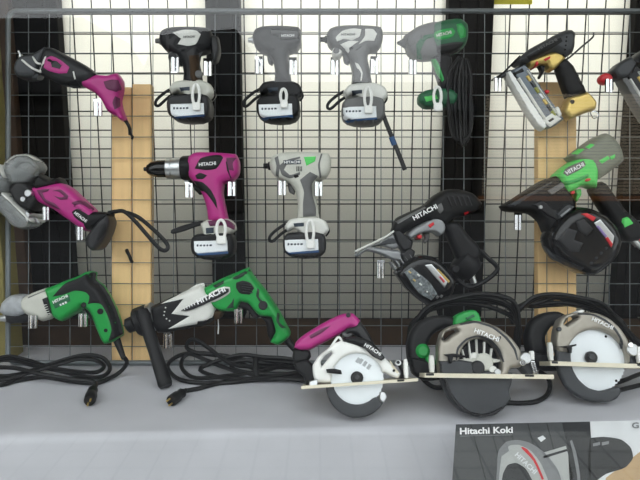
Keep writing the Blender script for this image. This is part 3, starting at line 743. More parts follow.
# ---- strip nailers
def strip_nailer(label, dx, dy, dark, hooklabel):
    o = lambda L: [(p[0] + dx, p[1] + dy) + tuple(p[2:]) for p in L]
    t = Thing('strip_nailer', label, 'power tool', (545 + dx, 75 + dy), ZT, 'nail guns on the grid')
    B = t.body('cylinder_cap', o([(513, 63.5), (525, 52.5), (542, 43), (560, 33.6), (568, 33), (571.8, 37), (571.2, 42), (571, 48), (569, 55), (561, 60), (551, 55), (527, 64.5), (517, 66)]), M_GUARD if not dark else M_DK, T=0.034, R=9)
    t.patch('cap_plate', o([(526, 57), (545, 46), (560, 38), (562, 42), (548, 51), (530, 60)]), M_BLK, B, t=0.0014)
    t.text('HITACHI', (538 + dx, 51 + dy), (556.5 + dx, 41.4 + dy), 3.2, M_GRY, B, lift=0.003)
    for k in range(5): t.patch('cap_screw', o(ell(566 - k*0.5, 37.5 + k*4.2, 0.8, n=8)), M_BLKG, B, t=0.0022, sub=1, R=0.5)
    F2 = t.body('trigger_frame', o([(525, 62.5), (538, 57.5), (552, 53.6), (560.5, 54.6), (562.5, 60), (557, 67), (551, 71.5), (546.5, 70.5), (544.5, 66), (536, 67), (528, 68.5)]), M_GOLD if not dark else M_GRY, T=0.022, R=5)
    t.patch('red_mark', o([(543, 59.5), (549.5, 56.5), (550, 58.5), (545, 61.5)]), M_RED, F2, t=0.0016, R=0.7)
    t.body('safety_button', o([(531, 64), (535, 62.8), (536, 67), (533, 69)]), M_RED, T=0.024, R=2)
    t.body('trigger', o([(537, 66), (544, 66.5), (543, 73), (539.5, 79), (538, 77.5), (540, 72)]), M_BLK, T=0.01, R=2)
    t.body('handle', o([(554, 65), (562, 60.5), (566, 62), (585, 93.5), (576, 97.5), (567, 100.5), (563, 90)]), M_BLK, T=0.021, R=8)
    E = t.body('end_cap', o([(566, 98.5), (576, 96), (585, 93), (594, 104), (593, 110.5), (580, 115), (567, 121), (562, 113)]), M_GOLD if not dark else M_DK, T=0.022, R=5)
    t.patch('cap_screw', o(ell(572, 102, 2.2, n=12)), M_BLK, E, t=0.002, sub=1)
    # slanted magazine: open silver frame over stacked nail strips
    t.body('magazine_rail', o([(503.5, 74.5), (509, 72), (534, 110), (545, 127), (541.5, 131), (536, 127), (524, 110)]), M_WHT if not dark else M_GRY, T=0.019, R=2)
    Mg = t.body('magazine_body', o([(510, 71), (524, 64.5), (543, 92), (563, 119.5), (551, 128), (542, 130), (528, 106)]), mat('magazine_grey', (104, 112, 120), 0.35, 0.4) if not dark else M_DK, T=0.014, R=3)
    t.patch('magazine_slot', o([(513, 72.5, 1), (522, 68.3, 1), (524, 71.5, 1), (515.5, 75.5, 1), (521.5, 84.5, 1), (520, 87, 1)]), M_BLK, Mg, sharp=True, R=0.8)
    t.patch('follower_rail', o([(517, 79), (519.5, 77.6), (547, 120), (544.5, 121.5)]), M_LSIL, Mg, t=0.004)
    t.patch('rail_gap', o([(513.5, 78), (515.3, 77), (543, 122), (541.5, 123)]), M_BLK, Mg, t=0.003)
    t.patch('magazine_tail', o([(541, 121), (552, 113), (561, 119), (550, 127)]), M_LSIL, Mg, t=0.003)
    t.patch('tail_slot', o([(546, 121), (552, 117), (555, 119.5), (549, 123.5)]), M_DK, Mg, t=0.0042)
    t.patch('follower_edge', o([(526, 71, 1), (527.4, 70.4, 1), (556, 113, 1), (554.6, 114, 1)]), M_LSIL, Mg, t=0.004, sharp=True, R=0.6)
    for k in range(7):
        cx, cy = 527 + k * 4.1, 78.5 + k * 5.9
        t.patch('nail_strip', o(rrect(cx + 1.5, cy, 6.5, 3.2, 56, 0.6)), (M_GOLD, M_GUARD, mat('olive_label', (150, 152, 70), 0.5), M_STEEL)[k % 4], Mg, t=0.0028, sub=1, R=0.8)
    t.body('red_latch', o(ell(545, 93, 2.6, 2.2)), M_RED, T=0.017, R=2)
    t.body('strut', o([(551, 110), (556, 107), (560, 116), (556, 119)]), M_LSIL, T=0.018, R=2)
    t.tube('nose_rod', o([(492, 81)]) and [(p[0], p[1], -0.012) for p in o([(491.5, 80.5), (502, 74), (515, 61), (520, 56)])], 0.9, M_BLK)
    t.body('nose_guide', o([(493, 78.5), (503, 73), (510, 70), (509, 74), (503, 78), (495, 81)]), M_GUARD, T=0.012, R=3)
    t.tube('hang_ring', [(p[0], p[1], 0.004) for p in o([(590, 112), (593, 118), (597, 117), (597.5, 113), (593, 111.5), (590, 112)])], 0.55, M_CHROME)
    t.tube('belt_rod', [(p[0], p[1], 0.006) for p in o([(563, 61), (570, 57), (582, 46.5), (592.5, 37.5), (593.5, 33)])], 0.9, M_GUARD)
    if dark:
        t.body('nose_cap', o(ell(493.5, 78.5, 6.4, 5.4)), M_RED, T=0.014, R=5, yc=-0.01)
        t.body('nose_block', o([(497, 72), (504, 64), (516, 57), (522, 66), (514, 78), (503, 80)]), M_GUARD, T=0.026, R=5, yc=-0.004)
    hook(497.5 + dx, 85 + dy, hooklabel, 7.5, 13)
strip_nailer('gold and black strip nail gun with slanted silver magazine', 0, 0, False, 'chrome hook holding up the gold and black nail gun')
strip_nailer('dark strip nail gun with red nose cap, only partly in view', 111, 1, True, 'chrome hook holding up the nail gun with red nose cap')

# ---- magenta dust-cover cutter
t = Thing('disc_cutter', 'magenta and black cutter with clear dust cover, beside the pine battens', 'power tool', (62, 205), ZT)
B = t.body('dust_cover', [(7, 170), (9, 163), (18, 156), (32, 154.8), (40, 160), (44, 167), (38, 178), (26, 186), (14, 184)], M_CLEAR, T=0.034, R=12, yc=0.0)
t.patch('cover_rib', [(15, 166), (22, 160.5), (31, 160), (37, 166), (35, 168), (30, 163.5), (22, 164), (16.5, 169)], M_CLEAR, B, t=0.0028)
B = t.body('side_cover', [(-9, 172), (-2, 165), (6, 166.5), (14, 180), (11, 190), (2, 198), (-9, 194)], M_CLEAR, T=0.04, R=8, yc=-0.004)
t.patch('cover_boss', ell(5, 177, 4), M_CLEAR, B, t=0.003)
B = t.body('lower_cover', [(-10, 203), (-2, 199), (9, 192.5), (25, 207), (39, 221.5), (34.5, 227), (26, 229.5), (17, 226), (2, 210)], M_CLEAR, T=0.034, R=7, yc=-0.002)
t.patch('cover_rib', [(0, 201), (8, 195), (37, 222), (35.5, 224), (8, 198.5), (1, 204)], M_CLEAR, B, t=0.003)
t.body('cover_highlight', [(-8, 170.5), (-1, 164.5), (6, 166), (13.5, 179), (12, 180), (5, 168), (-1, 166.5), (-8, 173)], M_LSIL, T=0.043, R=1, yc=-0.004)  # pale strips imitating bright highlights on the clear cover
t.body('cover_highlight', [(10, 193), (39.5, 221), (37.5, 223), (8.5, 195)], M_LSIL, T=0.037, R=1, yc=-0.002)
t.body('cover_highlight', [(10, 163), (18, 156.6), (31.5, 155.6), (39, 160.5), (38, 161.6), (31, 157.4), (18.6, 158.4), (11, 164.6)], M_LSIL, T=0.02, R=1, yc=-0.014)
t.disc('saw_disc', 17, 190, 22, -0.003, 0.003, M_GUARD)
t.body('arbor_block', [(14, 189), (22, 181), (32, 184), (40, 192), (42, 202), (36, 212), (26, 208), (18, 200)], M_DK, T=0.032, R=6)
t.disc('arbor_bolt', 27.5, 193, 3.4, -0.046, -0.03, M_STEEL)
t.disc('arbor_washer', 22.5, 199, 2.4, -0.044, -0.03, M_STEEL)
t.body('adjust_plate', [(33, 210), (38, 214), (36, 226), (31.5, 219)], M_STEEL, T=0.036, R=2)
t.body('head_cover', [(37, 186), (42, 174), (47, 177), (52, 181), (62, 178), (65, 184), (52, 188), (40, 191)], M_BLK, T=0.03, R=6)
B = t.body('housing', [(34, 188.5), (45, 186.5), (64, 183.6), (72, 188), (84, 199), (95, 209.5), (99, 216), (93, 225), (88, 231.5), (78, 225), (66, 216.5), (56, 209.5), (46, 205), (39, 200)], M_MAG, T=0.03, R=9)
t.patch('moulding', [(53, 191), (61, 189.5), (69, 196), (68, 199.5), (61, 200), (54, 195.5), (62, 197.5), (65, 196.5), (59.5, 192)], M_MAGD, B, t=0.002)
t.patch('moulding', [(72, 203), (80, 200), (92, 208.5), (91, 210.5), (80, 204), (74, 206.5), (83, 210), (81, 211)], M_MAGD, B, t=0.002)
t.patch('moulding', [(37, 190), (50, 189), (49, 191), (43, 193), (46, 199), (56, 204), (62, 210), (58, 209), (45, 202)], M_MAGD, B, t=0.002)
t.body('trigger', [(48, 203.5), (57, 206), (62, 212.5), (58, 213.5), (51, 208)], M_BLK, T=0.014, R=3)
t.patch('name_panel', [(72.5, 212), (77, 209), (84, 212), (95, 219.5), (94.5, 224), (91, 228), (84, 223.5), (75, 217)], M_BLK, B, t=0.002)
t.text('HITACHI', (75, 213.9), (86.5, 222.6), 3.0, M_LET, B, lift=0.0038)
t.body('rear_grip', [(86, 215), (93, 212.5), (108, 212.2), (113, 214), (110, 219), (103, 224), (96, 227), (90, 230), (86, 226)], M_BLK, T=0.031, R=8)
B = t.body('battery', [(104, 219), (111, 215), (113.5, 222), (111, 232), (99.5, 250), (96, 250.5), (90.5, 245), (91, 236), (96, 229)], M_DK, T=0.034, R=6, wall=0.02)
t.patch('battery_slot', [(103, 224), (106, 223), (106, 231), (99, 241), (97, 239)], M_BLK, B)
t.tube('hand_strap', [(108, 213, -0.012), (116, 211.5, -0.014), (124, 211.5, -0.016), (134, 220, -0.018), (148, 236, -0.02), (159, 248, -0.02), (165, 250.5, -0.02), (168, 247, -0.018), (164, 240, -0.014), (150, 226.5, -0.012), (138, 217, -0.01), (127, 212.5, -0.008)], 2.0, M_BLK, flat=0.4, sub=4)
for i_, (hx, hy) in enumerate(((46, 213.5), (80, 233.5))): hook(hx, hy, side('chrome hook holding up the magenta cutter', i_ == 0), 6.5, 13)

# ---- black coil nailer
t = Thing('coil_nailer', 'black and grey coil nail gun with round magazine', 'power tool', (425, 245), ZT - 0.01, 'nail guns on the grid')
B = t.body('cylinder_cap', [(391, 231), (396, 218.5), (410, 211.5), (424, 204.5), (433, 196), (443, 190.5), (458, 190), (471, 194), (480, 203.5), (477, 211), (467, 215.5), (452, 219), (442, 226), (425, 222), (410, 229), (400, 236)], M_BLK, T=0.036, R=11)
t.patch('silver_stripe', [(396, 221), (409, 214.5), (425, 206.5), (426, 208), (410, 217), (398, 224)], M_GRY, B, t=0.0012)
t.text('HITACHI', (414, 220.6), (437.5, 208.2), 4.6, M_LET, B, lift=0.0022)
t.patch('cap_ridge', [(437, 206), (441, 203), (443, 210), (440, 214), (437.5, 211)], M_GRY, B, t=0.002)
t.patch('cap_mark', [(464, 213, 1), (468, 211.4, 1), (469, 213, 1), (465.5, 215, 1)], M_RED, B, sharp=True, R=0.6)
t.disc('cap_bolt', 474.5, 206, 1.3, -0.034, -0.024, M_BLUE)
for k in range(5): t.patch('cap_fin', [(446 + k*5, 196.5, 1), (448 + k*5, 196, 1), (452 + k*5, 206, 1), (450 + k*5, 206.5, 1)], M_DK, B, t=0.002, sharp=True, R=0.5)
F2 = t.body('trigger_frame', [(405, 236), (409.5, 230), (417, 225.5), (434, 217.8), (440, 220), (443.5, 227), (442, 233), (437.5, 236.5), (433, 233), (427, 232.5), (419, 234), (409, 240)], M_MGR, T=0.036, R=4)
t.patch('red_lever', [(427.5, 225.5), (433, 222), (434, 224.5), (430, 228)], M_RED, F2, t=0.003, R=0.8)
t.body('safety_button', ell(417.5, 236.8, 3.2, 2.8), M_RED, T=0.03, R=2.5)
t.body('trigger', [(422, 233), (429, 232), (429, 238), (425, 243.5), (422, 242), (424, 238)], M_GRY, T=0.011, R=2)
t.body('handle', [(442, 226), (449, 221), (456, 222), (467, 235), (479, 249), (478, 258), (470, 262), (459, 265), (453, 252)], M_BLK, T=0.024, R=9)
t.lathe('end_ring', (457, 258, 0), (474, 272, 0), [(0, 10), (0.15, 14), (0.7, 14.5), (1, 11)], M_BLK)
t.lathe('air_fitting', (467, 265, -0.008), (475, 285, -0.008), [(0, 5.6), (0.3, 5.6), (0.32, 4.2), (0.55, 4.2), (0.58, 3.4), (0.9, 3), (0.92, 1.6), (1, 1.4)], M_STEEL)
t.tube('hose_guard', [(480, 250, -0.01), (488, 258, -0.014), (496.5, 266, -0.016), (496, 272, -0.016), (485, 281, -0.014), (472, 287, -0.012), (464, 285, -0.01), (457, 279, -0.006)], 2.3, M_BLK)
t.disc('knob', 456, 269, 3.4, -0.04, -0.01, M_BLK)
t.body('driver_guide', [(354, 255), (361, 249.5), (366, 246.5), (381, 248), (398, 250.5), (405, 254), (400, 262), (392, 260), (378, 254), (365, 251.5), (357, 257.5)], M_MGR, T=0.024, R=4)
t.tube('contact_rail', [(355, 251.5, -0.02), (372, 243.5, -0.022), (386, 236.5, -0.024), (394, 231, -0.024)], 1.0, M_LSIL)
t.body('guide_side', [(360, 251), (375, 243), (392, 232), (398, 236), (402, 246), (394, 249), (380, 246)], M_MGR, T=0.02, R=4)
t.body('guide_slot', [(372, 247), (391, 237), (396, 240), (395, 244), (384, 245.5)], M_GUARD, T=0.0225, R=2)
t.body('feed_block', [(391, 232), (398, 228), (405, 236), (412, 241), (410, 249), (402, 252), (395, 243)], M_DK, T=0.032, R=4)
for k in range(5): t.body('feed_fin', [(389 + k*4.2, 262.5 - k*2.2), (391.2 + k*4.2, 261.5 - k*2.2), (395.5 + k*4.2, 268.5 - k*2.4), (393.3 + k*4.2, 270 - k*2.4)], M_MGR, T=0.034, R=1.2, sub=2)
t.body('door_hinge', [(398, 253), (408, 247), (414, 251), (412, 258), (402, 264)], M_DK, T=0.034, R=3)
B = t.body('magazine', [(394, 273), (399, 265), (408, 258), (420, 254.5), (433, 257), (445, 267), (453.5, 279), (450, 293), (440, 306), (431, 306.5), (420, 301), (406, 289)], M_BLKG, T=0.046, R=9, wall=0.02, yc=-0.008)
t.patch('magazine_window', [(404, 272), (411, 267.5), (430, 283), (437, 294), (431, 300), (419, 293)], mat('smoked_window', (110, 116, 118), 0.25, 0.0, 0.6, 160), B, t=0.0014)
t.patch('label_band', [(424.5, 265, 1), (431, 264, 1), (447, 281.5, 1), (444, 288, 1)], M_STEEL, B, t=0.0016, sharp=True, R=0.7)
t.patch('label_print', [(436, 269.5, 1), (438, 269, 1), (449.5, 281, 1), (448, 283, 1)], M_GOLD, B, t=0.0022, sharp=True, R=0.5)
t.patch('label_print', [(438, 276.5, 1), (440, 276, 1), (444.5, 281, 1), (443.5, 283, 1)], M_RED, B, t=0.003, sharp=True, R=0.4)
for a, b in ((409.5, 272), (414, 280), (420, 284), (426, 291), (418, 275)): t.patch('nail_glint', rrect(a, b, 3.4, 1.8, 40, 0.4), M_GOLD if a < 415 else M_LSIL, B, t=0.0026, sub=1, R=0.5)
for k in range(5): t.patch('magazine_tooth', rrect(441 - k*4, 299 - k*2.0 + (k == 0) * -3, 2.4, 3.2, 35, 0.5), M_GRY, B, t=0.003, sub=1, R=0.6)
hook(380.5, 270.5, 'chrome hook holding up the black coil nailer', 8, 15)

# ---- green coil nailer
t = Thing('coil_nailer', 'bright green and black coil nail gun in front of the pine board', 'power tool', (575, 210), ZT - 0.01, 'nail guns on the grid')
B = t.body('cylinder_cap', [(566, 158), (580, 147), (592, 138.5), (601, 134.6), (609, 139), (616.5, 150), (618.5, 161), (612, 168), (600, 177), (592, 182), (584, 172)], mat('moss_grey_cap', (112, 116, 104), 0.5), T=0.038, R=11)
t.patch('green_vent', [(575, 152.5), (582, 147.5), (585, 149), (578, 154.5)], M_GRNL, B, t=0.002)
t.patch('green_vent', [(586, 147), (591, 143.5), (594, 145), (589, 149)], M_GRNL, B, t=0.002)
t.patch('green_vent', [(598, 161), (607, 156), (609, 159), (601, 164)], M_GRNL, B, t=0.002)
t.patch('green_vent', [(609, 157), (614, 154.5), (614, 158), (610.5, 160)], M_GRNL, B, t=0.002)
t.tube('cap_spur', [(612, 168, -0.01), (619, 164, -0.012), (623, 159, -0.012)], 1.2, M_GRY)
B = t.body('head_housing', [(552.5, 176), (562, 167.5), (574, 159.5), (584, 155.5), (591, 157), (594, 168), (593, 180), (592, 189.5), (586, 187), (577, 187), (569, 192.5), (562, 194), (557, 185)], M_GRNL, T=0.038, R=8)
t.patch('name_plate', [(563, 173.5), (566, 168.8), (583, 160.6), (585, 165), (582, 168), (566.5, 176.5)], M_GRY, B, t=0.0016)
t.text('HITACHI', (566.3, 175), (583.3, 166.3), 4.0, M_LET, B, lift=0.0034)
t.patch('green_rib', [(560, 182), (572, 180), (587, 174), (588, 177), (574, 183.5), (562, 186)], M_GRN, B, t=0.003)
t.body('red_lever', ell(580.5, 181.5, 3.6, 2.2, rot=-15), M_RED, T=0.041, R=2)
t.body('safety_button', ell(568, 193, 2.8, 3), M_RED, T=0.028, R=2)
t.body('trigger', [(572, 190), (580, 189), (580, 195), (576, 202), (573, 200), (575, 196)], M_GRNL, T=0.011, R=2)
t.body('nose', [(500.5, 206), (511, 200), (527, 189.5), (541, 181), (553.5, 176.5), (560, 186), (566, 193.5), (573, 205), (566, 216), (552, 230), (545, 234), (540, 222), (530, 214), (519, 212.5), (504, 210.5)], M_BLK, T=0.034, R=7)
t.body('nose_plate', [(524, 205), (536, 200), (549, 209), (560, 214), (552, 223), (540, 217)], M_DK, T=0.038, R=4)
t.body('nose_highlight', [(503, 205.5), (520, 196), (546, 182), (548, 184.5), (524, 199), (507, 208)], M_GUARD, T=0.0365, R=2)  # grey pieces standing in for highlights along the nose edges
t.body('nose_highlight', [(540, 192), (556, 182.5), (560, 188), (546, 197)], M_GRY, T=0.037, R=2)
t.body('hinge_block', [(548, 214), (560, 204), (569, 207), (562, 216), (553, 224)], M_GUARD, T=0.043, R=3)
t.body('hinge_pin', [(552, 216), (562, 208), (564, 210), (554, 218.5)], M_MGR, T=0.045, R=1)
t.disc('nose_bolt', 541, 207, 1.8, -0.044, -0.034, M_STEEL)
B = t.body('magazine', [(544.5, 238), (550, 224), (560, 213), (572, 207.5), (584, 208.5), (600, 216), (611, 228), (615.5, 240), (612, 254), (603, 265), (589, 274.5), (580, 274), (566, 267), (553, 258), (546.5, 248)], M_BLKG, T=0.05, R=14, wall=0.02, yc=-0.014)
t.patch('red_label', [(580, 214, 1), (586, 213, 1), (595, 217.5, 1), (592, 221.5, 1)], M_RED, B, t=0.0016, sharp=True, R=0.7)
t.patch('label_band', [(593, 223, 1), (599, 219.5, 1), (613, 236, 1), (611, 246, 1)], M_STEEL, B, t=0.0016, sharp=True, R=0.7)
t.patch('red_label', [(604, 238, 1), (606.5, 236.5, 1), (611.5, 244, 1), (610, 247.5, 1)], M_RED, B, t=0.0026, sharp=True, R=0.5)
t.patch('label_print', [(595, 226.5, 1), (597, 225.2, 1), (606, 236, 1), (604, 237.5, 1)], mat('violet_print', (150, 130, 190), 0.5), B, t=0.0026, sharp=True, R=0.5)
t.patch('magazine_step', [(556, 240), (566, 228), (576, 231), (573, 240), (582, 243), (578, 252), (568, 251)], M_DK, B, t=0.003)
t.patch('magazine_step', [(575, 222), (583, 219), (592, 229), (586, 236), (578, 230)], M_DK, B, t=0.003)
t.patch('magazine_lip', [(549, 246), (556, 253), (570, 262), (584, 268), (582, 270.5), (568, 265), (553, 256)], M_GUARD, B, t=0.003)
for k in range(4): t.patch('magazine_tooth', rrect(590 + k*5, 263 - k*5, 3, 2.2, -45, 0.5), M_GUARD, B, t=0.003, sub=1, R=0.6)
t.body('handle', [(588.5, 190), (594, 183), (599.5, 182), (614, 199), (636, 226), (631, 234), (621, 238.5), (609, 222), (598, 206)], M_BLK, T=0.025, R=8)
B = t.body('end_ring', [(616, 218), (627, 214.5), (634, 222), (640, 231), (634, 241), (622, 241), (614, 229)], M_BLK, T=0.03, R=6)
t.patch('green_square', [(620, 219, 1), (627.5, 215.5, 1), (632.5, 223.5, 1), (624, 227.5, 1)], M_GRNL, B, t=0.0016, sharp=True, R=0.8)
t.patch('green_mark', [(613.5, 230, 1), (617, 228, 1), (618.5, 232.5, 1), (615.5, 234, 1)], M_GRN, B, t=0.0022, sharp=True, R=0.6)
t.lathe('air_cap', (631, 233, -0.006), (640, 244, -0.006), [(0, 5), (0.45, 5), (0.5, 4.2), (1, 4)], M_RED)
t.lathe('air_fitting', (633, 240, -0.014), (641, 248, -0.014), [(0, 3.6), (0.6, 3.6), (0.65, 2.5), (1, 2.2)], M_STEEL)
hook(517.5, 222.5, 'chrome hook holding up the green coil nailer', 7.5, 15)

# ---- green and silver hammer drill above the coiled cord
def plug(px, py, ang, zc, label=None):
    pass
t = Thing('hammer_drill', 'green hammer drill with silver nose wrapped in clear plastic', 'power tool', (70, 305), ZT)
t.lathe('drill_bit', (-8, 319, -0.004), (10, 317.5, -0.004), [(0, 2.6), (0.6, 3.2), (0.7, 4), (1, 4)], M_STEEL)
t.lathe('chuck', (7, 317.5, 0), (34, 313, 0), [(0, 5), (0.15, 7), (0.8, 8.5), (1, 8.5)], M_DK)
t.body('plastic_wrap', [(4, 311), (6, 302), (15, 294.5), (25, 295), (32, 301), (31, 312), (22, 315.5), (8, 314)], M_BAG, T=0.032, R=9)
B = t.body('gear_case', [(24, 300), (31, 294.5), (48.5, 287.6), (56, 296), (60, 313), (46, 320.5), (40, 317), (30, 313), (25, 308)], M_SIL, T=0.032, R=8)
t.patch('case_line', [(28, 297, 1), (46, 289.5, 1), (46.6, 290.6, 1), (28.6, 298.4, 1)], M_GRY, B, t=0.0012, sharp=True, R=0.4)
t.patch('vent', [(43, 299), (48.5, 296.5), (50.5, 302), (54, 312), (48.5, 315), (45.5, 307)], M_BLK, B, t=0.002)
for k in range(5): t.patch('vent_rib', [(45 + k*0.7, 304.5 + k*2.2, 1), (48 + k*0.7, 303.8 + k*2.2, 1), (48.2 + k*0.7, 304.6 + k*2.2, 1), (45.2 + k*0.7, 305.5 + k*2.2, 1)], M_LSIL, B, t=0.003, sharp=True, R=0.3)
B = t.body('housing', [(48.5, 288), (57, 285), (66.5, 281), (80, 276), (90, 271.2), (95, 272.5), (94, 279), (102, 286), (109, 297), (115, 309), (119, 321), (122, 336), (116, 340.5), (108, 343), (105.5, 340), (99, 326), (92, 310), (86, 306), (78, 312.5), (65, 320.5), (57, 316), (53, 302)], M_GRN, T=0.034, R=8)
t.patch('rubber_grip', [(53.5, 296.5), (66, 283), (80, 277.5), (91, 272.5), (93.5, 274), (93, 279.8), (101, 287), (108, 298), (113.5, 310), (118, 323), (120.5, 335), (114, 339), (109, 341), (112, 330), (107, 313), (101, 303.5), (92, 303), (88.5, 304), (90, 296), (87, 292.5), (76, 290.5), (64, 294.5)], M_BLK, B, t=0.0022)
t.patch('name_plate', [(53, 302, 1), (70, 294.2, 1), (71, 301, 1), (56, 308.5, 1)], M_GRND, B, t=0.0016, sharp=True, R=0.8)
t.text('HITACHI', (54.8, 303.4), (69.2, 296.7), 3.0, M_LET, B, lift=0.0032)
for a in (61.5, 64, 66.6): t.patch('print_mark', rrect(a, 304.6 - (a - 61.5) * 0.45, 1.9, 2.2, -24, 0.3), M_LET, B, t=0.003, sub=1, R=0.4)
t.disc('side_button', 83.5, 305, 2.6, -0.036, -0.02, M_BLK)
t.disc('grip_screw', 100, 311.5, 2.9, -0.037, -0.02, M_BLK)
t.disc('grip_screw', 105.5, 330.5, 1.8, -0.036, -0.02, M_BLK)
t.body('trigger', [(84, 306), (92, 309), (97, 321), (93, 320), (88, 313)], M_BLK, T=0.012, R=3)
t.lathe('strain_relief', (116, 338, 0), (124, 359, -0.012), [(0, 4.4), (0.1, 3.8), (0.6, 3), (1, 2.3)], M_CORD)
for i_, (hx, hy) in enumerate(((33, 321.5), (83, 320))): hook(hx, hy, side('chrome hook holding up the green hammer drill with plastic wrap', i_ == 0), 9, 13)
# cords: points drop to the shelf, or lean on the grid where the line runs too high for the shelf
def cordpt(px, py, z=0.006, ymax=1.335):
    p = W_Z(px, py, z)
    if p.y > ymax or p.y < 0: p = W_Y(px, py, ymax)
    return p
def cord(t, name, pts, r=0.0048, ymax=1.335, m=None, sub=5):
    M = (Matrix.Translation(t.root.location) @ Matrix.Rotation(t.rx, 4, 'X')).inverted()
    P = [M @ (cordpt(p[0], p[1], p[2] if len(p) > 2 else 0.006, ymax)) for p in pts]
    v, f = tube_geo(P, r, sub, 8); return mkobj(name, v, f, m or M_CORD, t.root)
def plug_on(t, a, b):
    M = (Matrix.Translation(t.root.location) @ Matrix.Rotation(t.rx, 4, 'X')).inverted()
    A, B_ = M @ W_Z(a[0], a[1], 0.012), M @ W_Z(b[0], b[1], 0.012)
    v, f = lathe_geo(A, B_, [(0, 0.0045), (0.25, 0.006), (0.3, 0.0105), (0.55, 0.0085), (0.6, 0.0118), (0.95, 0.0118), (1, 0.0105)], 12); o = mkobj('plug', v, f, M_CORD, t.root)
    d = (B_ - A).normalized(); s_ = d.cross(Vector((0, 1, 0))).normalized()
    for k in (-1, 1):
        c = B_ + s_ * 0.005 * k; v, f = lathe_geo(c - d * 0.002, c + d * 0.013, [(0, 0.0018), (0.9, 0.0018), (1, 0.001)], 8); mkobj('plug_pin', v, f, M_GOLD, o)
cord(t, 'power_cord', [(124, 357, 0.05), (127, 363, 0.035), (120, 372, 0.012), (108, 379), (95, 383), (70, 381), (45, 377), (20, 380), (0, 385), (-14, 384),
    (-20, 378, 0.012), (-10, 364, 0.02), (10, 360, 0.02), (35, 366, 0.02), (60, 371, 0.014), (85, 377, 0.01), (103, 376, 0.01), (110, 368, 0.016), (103, 358, 0.02), (88, 355, 0.02), (70, 358, 0.02), (45, 366, 0.018),
    (20, 374, 0.012), (0, 376, 0.012), (-14, 372, 0.018), (-10, 362, 0.024), (8, 356.5, 0.024), (30, 361, 0.022), (52, 368, 0.02), (80, 372, 0.02), (97, 372, 0.02), (104, 366, 0.024), (95, 360, 0.026), (78, 359, 0.026), (60, 364, 0.024),
    (35, 371, 0.02), (12, 378, 0.014), (-10, 381, 0.012), (-24, 376, 0.012), (-12, 368, 0.024), (14, 368, 0.028), (40, 374, 0.024), (70, 379, 0.016), (90, 381, 0.014), (96, 384, 0.012), (94, 388, 0.012)], sub=4)
plug_on(t, (94, 386), (89.5, 401))

# ---- large green and silver rotary hammer
t = Thing('rotary_hammer', 'large green and silver rotary hammer with black side handle', 'power tool', (215, 310), ZT)
t.lathe('chuck', (126.5, 326.5, 0), (140, 321, 0), [(0, 5), (0.1, 7.5), (0.6, 8), (0.65, 10), (1, 11)], M_BLK)
t.lathe('clamp', (136.5, 323, 0), (151, 317.5, 0), [(0, 13), (0.1, 14.5), (0.85, 14.8), (1, 13)], M_BLK)
t.lathe('steel_ring', (150, 318, 0), (157, 315, 0), [(0, 13), (0.15, 14.2), (0.85, 14.4), (1, 13)], M_STEEL)
t.lathe('side_handle', (142, 311, -0.03), (166, 386.5, -0.1), [(0, 5.8), (0.08, 7.2), (0.14, 6.4), (0.55, 6.0), (0.9, 6.6), (0.97, 6.8), (1, 5.5)], M_BLK)
B = t.body('gear_case', [(153, 306), (163, 301), (185, 291), (203, 284), (216, 300), (216, 316), (211, 322), (192, 326), (172, 331), (160, 332), (155, 322)], M_BLK, T=0.037, R=9)
t.patch('silver_cover', [(160, 304, 1), (174, 297), (187, 290, 1), (194, 285.5), (202.5, 283.2, 1), (205, 292), (215, 300), (214.5, 311), (211, 320, 1), (198, 321, 1), (197, 324), (168, 329, 1), (190, 315.8, 1), (172, 313.5, 1), (184, 298.5, 1)], M_LSIL, B, t=0.003, sub=3)
for a, b in ((166, 307.5), (165, 311.5), (167, 318.5), (170, 320.5), (164.5, 315)): t.patch('case_screw', ell(a, b, 0.8, n=8), M_LSIL, B, t=0.0016, sub=1, R=0.4)
t.patch('underside', [(166, 329), (196, 324.5), (213, 316), (214, 320), (198, 327), (175, 331)], M_BLK, B, t=0.0036)
B2 = t.body('housing', [(204.5, 288, 1), (222, 278.5), (248.5, 267.2, 1), (254, 276), (266, 291), (279, 310.5), (286, 324), (290.5, 334), (288, 337.5), (279, 343.6), (270.5, 340.8, 1), (276, 331), (272, 316, 1), (261, 315), (255, 310), (249.5, 303), (242, 301), (236, 310.5, 1), (222, 310), (212, 304)], M_GRN, T=0.036, R=7)
t.patch('plate_rim', [(179, 310.5), (200, 299), (224, 286.5), (230, 287), (230.5, 292), (226, 296), (204, 306), (185, 312)], M_LSIL, B2, t=0.004)
M_ = t.body('name_plate', [(181, 310.4), (201, 300), (224, 288.3), (228.6, 288.6), (228.8, 291.5), (225, 294.3), (204, 304.5), (186, 311)], M_DK, T=0.005, R=1.0, wall=0.0035, yc=-0.041)
t.text('HITACHI', (198, 304.6), (226, 291.2), 5.0, M_LET, M_, lift=0.0012, bold=0.03)
for k in range(5): t.text('I', (184.5 + k*2.5, 310.0 - k*1.2), (185.2 + k*2.5, 309.7 - k*1.2), 2.6, M_LET, M_, lift=0.0012, name='print_mark')
t.patch('vent_panel', [(236.5, 282.5), (243, 280.5), (251, 283), (254.5, 288), (250, 294.5), (240, 293), (236.5, 288)], M_BLK, B2, t=0.002)
for k in range(4): t.patch('vent_rib', rrect(246 + k*0.6, 284.5 + k*2.4, 11, 1.0, 8, 0.4), M_GUARD, B2, t=0.0034, sub=1, R=0.4)
t.patch('accent', [(232, 278), (248, 269.5), (250, 271.5), (236, 279.5)], M_GROOVE, B2, t=0.0016)
t.patch('accent', [(213, 285.5), (224, 280), (224, 283.5), (216, 288)], M_GROOVE, B2, t=0.0016)
t.patch('accent', [(257.5, 288), (259.5, 290), (259, 297), (263, 301), (260, 301.5), (256.5, 296)], M_GROOVE, B2, t=0.0016)
